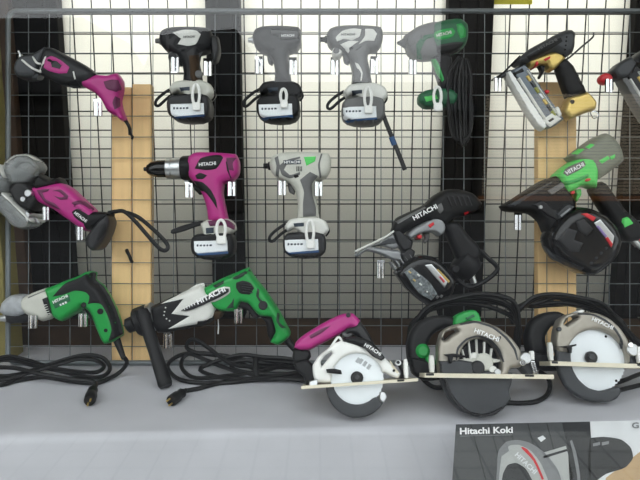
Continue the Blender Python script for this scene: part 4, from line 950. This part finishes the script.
t.patch('accent', [(277, 313), (279, 314), (279.5, 322), (286, 328), (282, 328), (276.5, 321)], M_GROOVE, B2, t=0.0016)
t.patch('accent', [(232, 302, 1), (234.5, 297, 1), (234, 308, 1), (226, 308.5, 1)], M_GROOVE, B2, t=0.0016, sharp=True, R=0.8)
t.disc('round_button', 263, 305.5, 4.4, -0.04, -0.025, M_DK)
t.body('trigger', [(236.5, 302), (242, 299), (248.5, 301), (255, 309), (260, 317), (254, 317.5), (247, 309), (238, 307)], M_DK, T=0.014, R=3)
t.body('grip_liner', [(257, 313), (265, 315), (272.5, 316.5), (276.5, 329), (270.5, 341), (268, 334), (266, 322)], M_BLK, T=0.024, R=6)
t.body('lower_case', [(213, 309), (224, 309.5), (222, 317), (216, 320)], M_BROWNL, T=0.028, R=4)
t.lathe('strain_relief', (284, 336, 0), (298, 354, -0.012), [(0, 5), (0.2, 4), (0.7, 3), (1, 2.4)], M_CORD)
cord(t, 'power_cord', [(297, 353, 0.055), (302, 360, 0.03), (290, 364, 0.02), (262, 363, 0.03), (236, 358, 0.035), (216, 354.5, 0.04), (192, 353, 0.04), (176, 357, 0.03), (167.5, 366, 0.02), (174, 376, 0.01), (190, 382), (222, 383), (256, 380), (285, 379, 0.01), (306, 380, 0.01),
    (312, 372, 0.012), (296, 368, 0.02), (262, 367, 0.02), (232, 364, 0.03), (210, 349, 0.05), (196, 340, 0.06), (189, 341, 0.06), (187, 348, 0.05), (198, 353, 0.04), (226, 357, 0.03), (250, 367, 0.02), (275, 375, 0.012), (305, 377, 0.012),
    (313, 368, 0.02), (296, 363, 0.028), (262, 371, 0.018), (225, 376, 0.014), (196, 378, 0.012), (183, 370, 0.02), (182, 360, 0.03), (190, 354, 0.04), (206, 360, 0.03), (235, 371, 0.018), (262, 376, 0.012), (250, 379, 0.01), (220, 383), (200, 388), (190, 390), (183, 391)], sub=4)
plug_on(t, (186, 390), (171, 401))
cord(t, 'cord_coil', [(308, 366, .03), (285, 362, .035), (255, 360, .035), (236, 362, .03), (232, 368, .02), (250, 373, .016), (280, 374, .016), (306, 373, .016), (312, 366, .03), (290, 359, .045), (262, 357, .045), (240, 355, .045), (215, 362, .03), (200, 370, .02), (225, 378, .012), (262, 378, .012), (300, 372, .02)], sub=4)
cord(t, 'cord_band', [(256, 359, .04), (255, 364, .034), (256, 370, .024), (257, 377, .012)], r=0.0062, m=M_BLK)
t.tube('hang_wire', [(218, 318, -0.01), (218.5, 327, -0.01), (218, 334, -0.012)], 0.7, M_STEEL)
for i_, (hx, hy) in enumerate(((168, 341), (238.5, 316))): hook(hx, hy, side('chrome hook holding up the large rotary hammer', i_ == 0), 9, 14)

# ================================================================== circular saws on the shelf
def arc(cx, cy, r, a0, a1, n=14, ry=None):
    ry = r if ry is None else ry
    return [(cx + r*math.cos(math.radians(a0 + (a1-a0)*i/n)), cy + ry*math.sin(math.radians(a0 + (a1-a0)*i/n))) for i in range(n + 1)]
def base_plate(t, x0, y0, x1, y1, th, m, depth=0.1, sx0=None, sx1=None):
    """sole plate with a slot for the blade, edge-on to the street"""
    a, b = t.c3((x0, y0, -0.03)), t.c3((x1, y1, -0.03)); dx = (b - a); u = dx.normalized(); w = Vector((-u.z, 0, u.x)) * th * t.k
    def bar(p, q, ya, yb):
        v = []
        for P_ in (p, q):
            for y in (ya, yb):
                for k in (0, 1): v.append((P_.x + w.x * k, y, P_.z + w.z * k))
        return v, [(0, 1, 3, 2), (4, 6, 7, 5), (0, 4, 5, 1), (2, 3, 7, 6), (0, 2, 6, 4), (1, 5, 7, 3)]
    mb = MB(); L = dx.length
    s0 = a + u * (L * 0.14); s1 = a + u * (L * 0.86)
    mb.add(bar(a, b, -0.034, -0.016)); mb.add(bar(a, s0, -0.016, depth)); mb.add(bar(s1, b, -0.016, depth)); mb.add(bar(s0, s1, 0.014, depth))
    return mb.build('base_plate', m, t.root, 0)
def blade(t, cx, cy, r, y0=-0.0085, y1=-0.006, teeth=40, m=M_BLADE):
    q = t.c2(cx, cy, y0); r *= t.k; v = []; f = []
    for y in (y0, y1):
        for i in range(teeth * 2):
            a = 2 * math.pi * i / (teeth * 2); rr = r if i % 2 == 0 else r * 0.965
            v.append((q[0] + rr*math.cos(a), y, q[1] + rr*math.sin(a)))
    n = teeth * 2; f = [tuple(range(n)), tuple(n + i for i in range(n))] + [(i, (i+1) % n, n + (i+1) % n, n + i) for i in range(n)]
    return mkobj('saw_blade', v, f, m, t.root, 30)

# ---- white saw with magenta handle
t = Thing('circular_saw', 'white circular saw with magenta handle and bare steel blade', 'power tool', (356, 414), 1.165, 'circular saws on the cloth', lean=12)
t.root.location.z += 0.003; t.root.location.y -= 0.018
blade(t, 357, 378.5, 26.5)
t.disc('blade_flange', 357, 378.5, 6.2, -0.016, -0.008, M_DK)
t.disc('blade_bolt', 357, 378.5, 2.6, -0.021, -0.015, M_BLKG)
for a, b in ((361, 361.5), (365, 364), (369, 367), (358, 360.5)): t.body('blade_print', rrect(a, b, 3.2, 5.5, 35, 0.5), mat('faint_blade_print', (176, 180, 182), 0.4), T=0.0003, R=1, yc=-0.0088, sub=1)
t.body('lower_guard', [(326, 386)] + arc(356.5, 386, 30.5, 178, 30, 16) + [(383, 402, 1), (380, 402), (377, 396.5, 1)] + arc(356.5, 380, 24, 48, 160, 10) + [(334, 386)], M_GUARD, T=0.006, R=2, wall=0.004, yc=-0.013)
t.body('guard_teeth', [(380, 390), (384, 391), (386, 395), (383, 402), (379, 398)], M_STEEL, T=0.004, R=1.2, yc=-0.004)
U = t.body('upper_guard', [(316, 381.5), (313.6, 376), (312.6, 365), (318, 356.5), (327, 349), (334, 343.5), (341, 341), (355, 344), (366, 349), (383, 356.5), (392, 365), (399.5, 373), (397, 377.5), (390, 375), (384.5, 372)] + arc(357, 378.5, 25.5, -16, -172, 16) + [(331, 381.5)], M_WHT, T=0.02, R=4, wall=0.012, yc=-0.002,
      holes=[[(320.5, 362), (325, 355), (331, 351.5), (332.5, 353.5), (326, 361), (321.5, 366.5)]])
t.patch('guard_edge', [(390, 361), (396, 369), (399, 373), (397, 375), (392, 369)], M_CREAM, U)
t.disc('guard_rivet', 394, 372.5, 1.3, -0.0245, -0.018, M_DK)
t.tube('depth_loop', [(331, 348, -0.012), (336, 341, -0.016), (339, 338.5, -0.016), (341.5, 341, -0.014), (342, 344, -0.012)], 1.2, M_WHT)
t.body('motor_cover', [(341, 341.5), (346, 337), (358, 336.5), (371, 341), (379, 349), (385, 358), (380.5, 361), (374, 358), (363, 348), (352, 344.5)], M_BLK, T=0.028, R=5, yc=0.002)
P_ = t.body('name_plate', [(362, 346), (366, 344), (375, 348.5), (383.5, 357), (380, 360), (372, 356)], M_BLKG, T=0.034, R=1.5, wall=0.032, yc=0.002)
t.text('HITACHI', (364.2, 348.6), (380, 358.6), 3.6, M_LET, P_, lift=0.0014)
t.lathe('motor_housing', (352, 359, 0.018), (352, 357, 0.12), [(0, 21), (0.1, 22), (0.8, 20), (0.95, 17), (1, 13)], M_BLK)
B = t.body('handle', [(294, 343.5), (296, 338), (301, 333), (313, 325), (329, 316), (343, 310), (353, 309.4), (359, 315), (366, 326.5), (358, 327.5), (350, 324.5), (343, 328.5), (331, 335), (318, 341.5), (309, 346), (299, 346)], M_MAG, T=0.024, R=7, yc=0.035)
t.patch('handle_groove', [(309, 334), (325, 325.5), (331, 324), (322, 331), (311, 337)], M_MAGD, B, t=0.0016)
t.disc('handle_button', 349, 313.5, 2.4, 0.008, 0.02, M_DK)
t.body('front_grip', [(346, 325), (352, 324), (360, 317), (366.5, 326), (372, 336), (378, 347), (373, 349), (364, 343), (357, 333), (351, 330), (346, 331)], M_DK, T=0.022, R=6, yc=0.03)
t.body('trigger', [(342, 329), (350, 327), (354, 331), (348, 335), (343, 334)], M_GRY, T=0.012, R=3, yc=0.03)
t.body('handle_foot', [(294, 344), (310, 346.5), (311, 352), (308, 356.5), (295, 359), (292.5, 354)], M_BLK, T=0.02, R=4, yc=0.035)
t.body('rear_bracket', [(293, 358), (308, 356), (315, 364), (316, 380), (306, 382), (303, 372), (296, 366)], M_BLK, T=0.016, R=4, yc=0.03)
base_plate(t, 301.5, 391.0, 417.5, 383.4, 2.8, M_CREAM)
t.body('depth_lever', [(326, 371), (334, 370.5), (341, 372), (342, 376), (334, 375.5), (327, 374.5)], M_BLK, T=0.006, R=2, yc=-0.024)
t.body('front_bracket', [(396, 360), (405, 359), (405, 380), (398, 380), (401, 372)], M_DK, T=0.014, R=3, yc=0.004)
t.body('rip_fence', rrect(405.8, 370, 3.6, 19, -2, 0.8), M_WHT, T=0.006, R=1, yc=-0.02)
t.disc('bevel_knob', 398.5, 364.5, 3, -0.022, 0.0, M_STEEL)
t.disc('bevel_knob_cap', 398.5, 364.5, 1.6, -0.026, -0.021, M_BLK)
t.body('rear_screw_block', [(309, 382), (318, 379.5), (318, 387), (309, 388)], M_STEEL, T=0.01, R=1.5, yc=-0.018)
t.body('angle_mark', rrect(400.5, 383.2, 7, 1.8, -4, 0.5), M_BLK, T=0.001, R=0.5, yc=-0.0345, sub=1)

# ---- grey saws with cast guards
def grey_saw(label, fit, zc, openb):
    X0, Y0 = fit
    t = Thing('circular_saw', label, 'power tool', (X0, Y0 + 40), zc, 'circular saws on the cloth', lean=12)
    t.root.location.z += 0.0036; t.root.location.y -= 0.016
    o = lambda L: [(p[0] + X0, p[1] + Y0) + tuple(p[2:]) for p in L]
    return t, o
# closed guard, green handle
t, o = grey_saw('grey cast circular saw with green handle and closed dark lower guard', (478, 374), 1.165, False)
t.body('lower_guard', o([(-38.5, -2), (-37, 10), (-31, 24), (-19, 36), (-4, 41.2), (10, 39.5), (22, 33), (30, 24), (28, 18), (31, 10), (33, -1), (10, -3)]), M_GUARD, T=0.014, R=3, wall=0.009, yc=-0.004)
t.body('guard_rim', o([(-37, 4), (-34, 16), (-25, 30), (-13, 38.5), (0, 41), (12, 39), (22, 32.5), (20, 31), (10, 36), (0, 38), (-12, 35.5), (-22, 28), (-30.5, 15), (-33.5, 4)]), M_DK, T=0.019, R=1.5, wall=0.014, yc=-0.004)
t.body('guard_cheek', o([(-39, -12), (-20, -13), (-6, -11), (-5, 2), (-38, 2)]), M_GUARD, T=0.012, R=3, yc=-0.012)
hole = arc(1, -13, 20.5, 180, 360, 14, 22) + [(21.5, -5), (12, 3, 1), (-12, 3, 1), (-19.5, -5)]
U = t.body('upper_guard', o([(-39.5, 2, 1), (-41, -14), (-40, -28), (-36, -41), (-29, -46.5), (-16, -50.5), (-3, -53), (8, -51.5), (22, -45.5), (33, -36), (41, -25), (43.5, -12), (41, -7), (30, -5), (27, 2, 1), (20, 2, 1), (-22, 2, 1)]), M_ALU, T=0.02, R=5, wall=0.01, yc=0.0,
     holes=[o(hole), o([(-36, -34), (-32, -41), (-21, -44.5), (-19.5, -42), (-27, -37.5), (-33, -33)])])
t.patch('guard_rim_line', o([(-16, -48.5), (0, -51), (18, -45.5), (31, -35), (39, -23), (41, -12), (39.6, -12), (37, -22), (29, -33.5), (17, -43.5), (0, -48.8), (-15, -46.8)]), M_GUARD, U, t=0.0016)
t.patch('arch_line', o([(-22, -12), (-20, -24), (-10, -33.5), (2, -36.5), (14, -33), (23, -23), (27, -10), (25.6, -10), (21.5, -22), (13, -31), (2, -34.8), (-9, -31.8), (-18, -23), (-20.4, -12)]), M_GUARD, U, t=0.0016)
t.text('HITACHI', (475.5, 334.5), (499.5, 344.2), 4.6, M_LET, U, lift=0.0026)
t.patch('flow_arrow', o([(20, -33), (25, -36), (24.5, -33), (21.5, -30)]), M_DK, U, t=0.0016, R=0.6)
t.body('blade_cavity', o([(-22, -6), (-18, -26), (0, -36), (18, -28), (24, -8), (24, 4), (-22, 4)]), M_BLK, T=0.006, R=3, yc=0.018)
for k, (a, b) in enumerate(((-15, -24), (-8, -32), (0, -34), (8, -31.5), (15, -25))):
    t.body('guard_spoke', o([(a - 1, b), (a + 1, b), (a * 0.8 + 1, -10), (a * 0.8 - 1, -10)]), M_LSIL, T=0.005, R=1, yc=-0.006, sub=1)
t.body('cross_bar', o(rrect(2, -12.5, 44, 2.6, 0, 0.8)), M_SIL, T=0.005, R=1, yc=-0.006)
t.disc('gear_hub', 485.5, 363.5, 8.8, -0.014, 0.004, M_SIL)
t.disc('gear_boss', 476.5, 358.5, 5.2, -0.008, 0.006, M_LSIL)
t.disc('flange', 478.5, 369.5, 6.8, -0.019, -0.006, M_DK)
t.disc('bolt_head', 493.5, 371.5, 4, -0.016, -0.004, M_LSIL)
t.disc('bolt_head', 498, 374, 3.2, -0.02, -0.006, M_STEEL)
t.body('depth_lever', o([(-34, -16.5), (-24, -17.5), (-12, -15.5), (-12, -13.5), (-24, -14), (-26, -8), (-29, -8), (-29, -14)]), M_BLK, T=0.005, R=1.5, yc=-0.026)
t.lathe('motor_housing', (478, 352, 0.022), (478, 356, 0.15), [(0, 25), (0.1, 27), (0.75, 25), (0.95, 20), (1, 16)], M_BLK)
t.body('rear_handle', [(408, 356), (407, 340), (411, 326), (420, 315), (434, 310), (450, 310), (460, 314), (458, 323), (444, 323), (434, 328), (428, 338), (428, 350), (420, 357)], M_BLK, T=0.024, R=7, yc=0.06)
t.body('handle_cover', [(454, 320), (456, 312), (474, 305.5), (478.5, 307), (483.5, 320), (478, 323), (470, 318), (458, 324)], M_GRN, T=0.022, R=4, yc=0.045)
t.body('handle_window', [(464, 314), (474, 309.5), (476, 313), (467, 317)], M_GRND, T=0.024, R=1.5, yc=0.045)
t.disc('green_knob', 424, 347.8, 7.4, 0.03, 0.06, M_GRN, bev=0.35)
t.body('green_bracket', [(424, 352), (432, 350), (436, 358), (434, 366), (428, 362)], M_GRN, T=0.012, R=3, yc=0.045)
t.body('rear_bracket', [(409, 352), (422, 354), (438, 360), (440, 374), (424, 375), (412, 368)], M_BLK, T=0.02, R=4, yc=0.05)
base_plate(t, 424.5, 380.5, 553, 382, 4.2, M_CREAM)
t.body('angle_mark', rrect(430, 378, 8, 2.2, 0, 0.6), M_DK, T=0.001, R=0.5, yc=-0.0345, sub=1)
t.body('angle_mark', rrect(529.5, 379.2, 9, 2.2, 1, 0.6), M_DK, T=0.001, R=0.5, yc=-0.0345, sub=1)
t.body('rip_fence', rrect(432, 366, 4.4, 17, 0, 0.8), M_LSIL, T=0.006, R=1, yc=-0.02)
t.body('front_bracket', [(503, 363), (516, 358), (524, 351), (533, 354), (536, 375), (527, 377), (518, 368), (505, 369)], M_GUARD, T=0.016, R=4, yc=0.004)
t.disc('bevel_knob', 527.5, 361, 5.6, -0.026, 0.0, M_STEEL)
t.disc('bevel_knob_cap', 524, 366, 3, -0.03, -0.02, M_CHROME)
t.body('rip_fence', rrect(533, 358, 4, 9, 0, 0.8), M_WHT, T=0.006, R=1, yc=-0.022)
t.body('clamp_plate', [(530, 363), (535, 363), (537, 375), (533, 376)], M_CHROME, T=0.006, R=1, yc=-0.02)
cord(t, 'power_cord', [(540, 372, 0.06), (548, 378, 0.045), (550, 387, 0.02), (546, 396), (536, 401.5), (522, 403), (508, 402.5), (490, 400), (470, 394, 0.006), (450, 388, 0.006), (434, 387), (424, 380, 0.012), (419, 372, 0.03)], r=0.005, ymax=1.3)
# rest of its cord heaped behind, against the grid
rnd = random.Random(3)
for k in range(6):
    j = lambda s=2.5: rnd.uniform(-s, s)
    cord(t, 'cord_coil', [(409 + j(), 345 + j(), .03), (413 + j(), 326 + j(), .05), (428 + j(), 309 + j(), .06), (452 + j(), 298 + k * 1.5 + j(), .07), (482 + j(), 295 + k * 2 + j(), .07), (507 + j(), 299 + k * 3 + j(), .06), (516 + j(), 312 + k * 2 + j(), .05), (518 + j(), 332 + j(), .03), (516 + j(), 350 + j(), .01)], r=0.005, ymax=1.232 + 0.0065 * k)

# bare blade
t, o = grey_saw('grey cast circular saw with bare round blade and cream base', (594, 360), 1.228, True)
blade(t, 594, 360, 31.5, teeth=52)
t.disc('blade_flange', 592.5, 359, 6, -0.017, -0.008, M_DK)
t.disc('blade_bolt', 592.5, 359, 3, -0.021, -0.016, M_GUARD)
for a, b in ((608.5, 337.5), (614.5, 381)): t.disc('blade_hole', a, b, 1.3, -0.0092, -0.0083, M_BLK)
t.body('lower_guard', [(556.5, 351), (571, 349), (570, 360), (571, 370), (576, 380), (585, 388), (596, 391), (608, 388.5), (615, 387), (617.5, 391), (612, 398), (602, 401.8), (590, 401.5), (576, 398), (564, 388.5), (557.5, 375), (555.5, 362)], M_GUARD, T=0.009, R=3, wall=0.005, yc=-0.012)
U = t.body('upper_guard', [(555.5, 353, 1), (554.6, 343), (557, 330), (562, 319.5), (570, 315), (583, 312.8), (598, 314), (611, 320), (620, 329), (626, 340), (628, 352), (626, 363, 1), (622, 364, 1)] + arc(594, 360, 29.5, 5, -155, 18) + [(566, 353, 1)], M_ALU, T=0.02, R=4, wall=0.011, yc=-0.004,
     holes=[[(564, 325), (567.5, 319.5), (577, 316.3), (579, 318.6), (573, 322.5), (567, 326.5)]])
t.patch('guard_rim_line', [(582, 315), (597, 316), (609, 321.5), (618, 330), (624, 341), (625.5, 351), (624, 351), (622, 341.5), (616.5, 332), (608, 323.6), (597, 318), (582, 317)], M_GUARD, U, t=0.0016)
t.disc('guard_rivet', 562.5, 332, 2.2, -0.027, -0.018, M_GUARD)
t.text('HITACHI', (594.5, 322.8), (614.5, 332.2), 4.0, M_LET, U, lift=0.003)
t.body('spark_cap', [(576, 314), (584, 311), (588, 312), (584, 315)], M_WHT, T=0.014, R=1.5, yc=-0.01)
t.body('depth_lever', [(557, 349.5), (567, 348.8), (577.5, 347), (577.5, 348.6), (573, 350), (572, 356), (569, 356), (568.5, 351)], M_BLK, T=0.005, R=1.2, yc=-0.028)
t.lathe('motor_housing', (594, 345, 0.022), (592, 345, 0.13), [(0, 25), (0.1, 27), (0.75, 25), (0.95, 20), (1, 16)], M_BLK)
t.body('rear_handle', [(528, 350), (526, 332), (531, 318), (543, 309), (560, 307), (570, 312), (564, 320), (552, 322), (545, 332), (546, 350)], M_BLK, T=0.022, R=7, yc=0.05)
t.body('rear_bracket', [(528, 346), (540, 348), (556, 352), (556, 366), (540, 366), (530, 360)], M_BLK, T=0.018, R=4, yc=0.045)
base_plate(t, 549.5, 368.4, 666, 372, 4.2, M_CREAM)
t.body('angle_mark', rrect(555, 365.8, 6, 2, 2, 0.6), M_DK, T=0.001, R=0.5, yc=-0.0345, sub=1)
t.body('angle_mark', rrect(640, 368.3, 6, 2, 2, 0.6), M_DK, T=0.001, R=0.5, yc=-0.0345, sub=1)
t.body('rip_fence', rrect(551, 353.5, 4.2, 18, 0, 0.8), M_LSIL, T=0.006, R=1, yc=-0.02)
t.body('front_bracket', [(623, 352), (630, 344), (640, 346), (645, 366), (626, 366)], M_GUARD, T=0.016, R=4, yc=0.004)
t.disc('bevel_knob', 635, 352.5, 6, -0.026, 0.0, M_STEEL)
t.disc('bevel_knob_cap', 633, 348, 2.6, -0.03, -0.02, M_CHROME)
t.body('rip_fence', rrect(639.5, 357, 4, 16, 0, 0.8), M_WHT, T=0.006, R=1, yc=-0.022)
cord(t, 'power_cord', [(600, 385, 0.02), (612, 384, 0.012), (625, 380, 0.02), (640, 374, 0.02), (662, 368, 0.02)], r=0.0048, ymax=1.33)
cord(t, 'power_cord', [(598, 393, 0.006), (612, 392), (628, 388), (645, 384), (665, 381)], r=0.0048, ymax=1.33)
for k in range(7):
    j = lambda s=2.2: rnd.uniform(-s, s)
    cord(t, 'cord_coil', [(512 + j(), 322 + j(), .05), (520 + j(), 307 + j(), .06), (535 + j(), 299 + k + j(), .07), (556 + j(), 294 + k * 1.6 + j(), .07), (580 + j(), 297 + k * 1.6 + j(), .07), (602 + j(), 306 + k * 1.5 + j(), .06), (620 + j(), 323 + j(), .05), (634 + j(), 340 + j(), .04), (650 + j(), 352 + j(), .02)], r=0.005, ymax=1.288 + 0.006 * k)

# ================================================================== poster standing inside the glass
YP = GY + 0.016
def flat(pts, off, z_th=0.0004):
    return [W_Y(p[0], p[1], YP - off) for p in pts]
PR = bpy.data.objects.new('poster', None); C.objects.link(PR); PR.location = W_Y(560, 500, YP)
tag(PR, 'dark poster with a large circular saw picture, below the saws', 'poster')
def sheet(name, pts, m, lay, parent=PR, smooth=1):
    q = smooth_loop(pts, smooth) if smooth > 1 else np.array([p[:2] for p in pts])
    off = lay * 0.0004
    a = [W_Y(x, y, YP - off) - PR.location for x, y in q]; b = [v + Vector((0, 0.0004, 0)) for v in a]
    n = len(a); tri = delaunay_2d_cdt([Vector((v.x, v.z)) for v in a], [(i, (i+1) % n) for i in range(n)], [], 1, 1e-7)
    fs = [tuple(t_) for t_ in tri[2]]
    if len(tri[0]) != n: fs = [tuple(range(n))]
    f = fs + [tuple(i + n for i in reversed(t_)) for t_ in fs] + [(i, (i+1) % n, n + (i+1) % n, n + i) for i in range(n)]
    o = mkobj(name, a + b, f, m, parent, 0); return o
M_PD = mat('poster_dark_grey', (66, 68, 70), 0.5); M_PL = mat('poster_pale', (222, 224, 226), 0.5); M_PT = mat('poster_tan', (190, 160, 120), 0.5)
M_PS = mat('poster_silver', (176, 178, 176), 0.5); M_PM = mat('poster_mid_grey', (126, 128, 130), 0.5); M_PX = mat('poster_black', (38, 40, 43), 0.5)
pb = sheet('paper', [(456, 424.5), (592, 421.5), (690, 419.5), (690, 530), (449, 530)], M_PL, 0)
sheet('dark_print', [(456, 424.5), (590, 421.6), (592, 452), (597, 480), (600, 530), (449, 530)], M_PD, 1)
for k in range(6):
    x = 470 + k * 19; sheet('plank_line', [(x, 424.3 - k*0.4), (x + 1.2, 424.2 - k*0.4), (x + 22, 500), (x + 20.5, 500)], M_PX, 1.5)
sheet('tan_print', [(640, 452), (690, 440), (690, 530), (600, 530), (606, 478)], M_PT, 1)
sheet('motor_print', [(590, 438), (603, 437), (622, 440), (631, 448), (633, 458), (626, 467), (606, 474), (592, 484), (588, 470)], M_PX, 2, smooth=4)
for k in range(2): sheet('motor_mark', [(593 + k*9, 443.5 - k), (600 + k*9, 442 - k), (600 + k*9, 445 - k), (593 + k*9, 446.5 - k)], M_PM, 3)
sheet('handle_print', [(562, 422.3), (590, 421.7), (591, 455), (590, 530), (572, 530), (568, 450)], M_PX, 2)
sheet('handle_glint', [(572, 440), (576, 452), (580, 475), (581, 500), (578.5, 500), (577, 475), (573, 453), (570, 441)], M_PM, 3, smooth=3)
sheet('gear_print', [(542, 453), (566, 446), (572, 470), (576, 500), (556, 500)], M_PS, 2)
sheet('gear_line', [(543, 456), (567, 449), (567.6, 451), (544, 458.4)], M_PX, 3)
sheet('saw_guard_print', [(495, 500), (497, 470), (499, 450), (506, 442), (517, 440), (530, 443), (545, 453), (558, 470), (566, 500)], M_PM, 3, smooth=4)
sheet('saw_face_print', [(498, 500), (500, 468), (503, 452), (510, 445.5), (519, 445), (530, 450), (540, 462), (548, 480), (553, 500)], M_PS, 4, smooth=4)
sheet('saw_opening_print', [(502, 500), (503, 474), (508, 465), (516, 463), (525, 468), (532, 480), (536, 500)], M_PX, 5, smooth=4)
sheet('bolt_print', [(537.5, 438), (543, 435.5), (546, 438.5), (541, 442)], M_PL, 3)
sheet('red_line_print', [(521, 447.5), (523, 447), (535, 459), (544, 479), (542, 480), (533.5, 461)], M_RED, 6, smooth=3)
sheet('clip_print', [(500, 450), (508, 447), (509, 451), (502, 456)], M_PM, 6)
def poster_text(body, a, b, hpx, m, lay):
    cu = bpy.data.curves.new('t', 'FONT'); cu.body = body; cu.offset = 0.03; cu.resolution_u = 3
    to = bpy.data.objects.new('t', cu); C.objects.link(to); bpy.context.view_layer.update()
    me = bpy.data.meshes.new_from_object(to.evaluated_get(bpy.context.evaluated_depsgraph_get())); bpy.data.objects.remove(to)
    co = np.array([v.co[:2] for v in me.vertices]); fs = [tuple(p.vertices) for p in me.polygons]
    lo, hi = co.min(0), co.max(0); co = (co - lo) / (hi - lo); A = np.array(a, float); ux = np.array(b, float) - A; uy = np.array([ux[1], -ux[0]]) / np.linalg.norm(ux) * hpx
    q = A + co[:, :1] * ux + co[:, 1:] * uy
    mkobj('lettering', [W_Y(x, y, YP - lay * 0.0004) - PR.location for x, y in q], fs, m, PR, 0)
poster_text('Hitachi Koki', (460, 434.5), (513, 433), 6.6, M_LET, 3)
sheet('title_rule', [(460, 436), (512, 434.6), (512, 435.1), (460, 436.5)], M_PM, 3)
poster_text('HITACHI', (514.5, 455.5), (534, 474.5), 5.2, M_PL, 7)
poster_text('G', (632, 428.5), (639, 428.3), 6, M_PM, 3)

# ================================================================== hooks, each fitted under the tool it carries
from mathutils.bvhtree import BVHTree
bpy.context.view_layer.update()
tv = []; tf = []
def gather(o):
    if o.type == 'MESH':
        n0 = len(tv); tv.extend(o.matrix_world @ v.co for v in o.data.vertices); tf.extend(tuple(i + n0 for i in p.vertices) for p in o.data.polygons)
    for ch in o.children: gather(ch)
for o in [x for x in C.objects if x.parent is None and x.get('category') == 'power tool']: gather(o)
BT = BVHTree.FromPolygons(tv, tf)
FWD = Vector((0, CP, -SP)); UP = Vector((0, SP, CP))
for px, py, label, w, h, zc in HOOKS:
    bot = py + h / 2 + 1; arm = py - h / 2 + 2
    for dx in (-0.9, 0, 0.9):
        for yd in [-0.034 + 0.006 * i for i in range(12)]:
            hit = BT.ray_cast(W(px + dx, bot, zc + yd), UP, 0.06)
            if hit[0] is not None:
                row = bot - hit[3] / (zc + yd) * F
                if row < bot: arm = max(arm, row + 1.4)
    arm = min(arm, bot + 1)
    front = 0.0                                    # foremost tool surface behind the lips
    for dx in [-0.65 + 0.1 * i for i in range(14)]:
        for fy in [-0.1 + 0.1 * i for i in range(13)]:
            p0 = W(px + dx * w, py - h / 2 + h * fy, zc - 0.09); hit = BT.ray_cast(p0, FWD, 0.11)
            if hit[0] is not None: front = min(front, -0.09 + hit[3])
    front = min(front - 0.007, -0.02)
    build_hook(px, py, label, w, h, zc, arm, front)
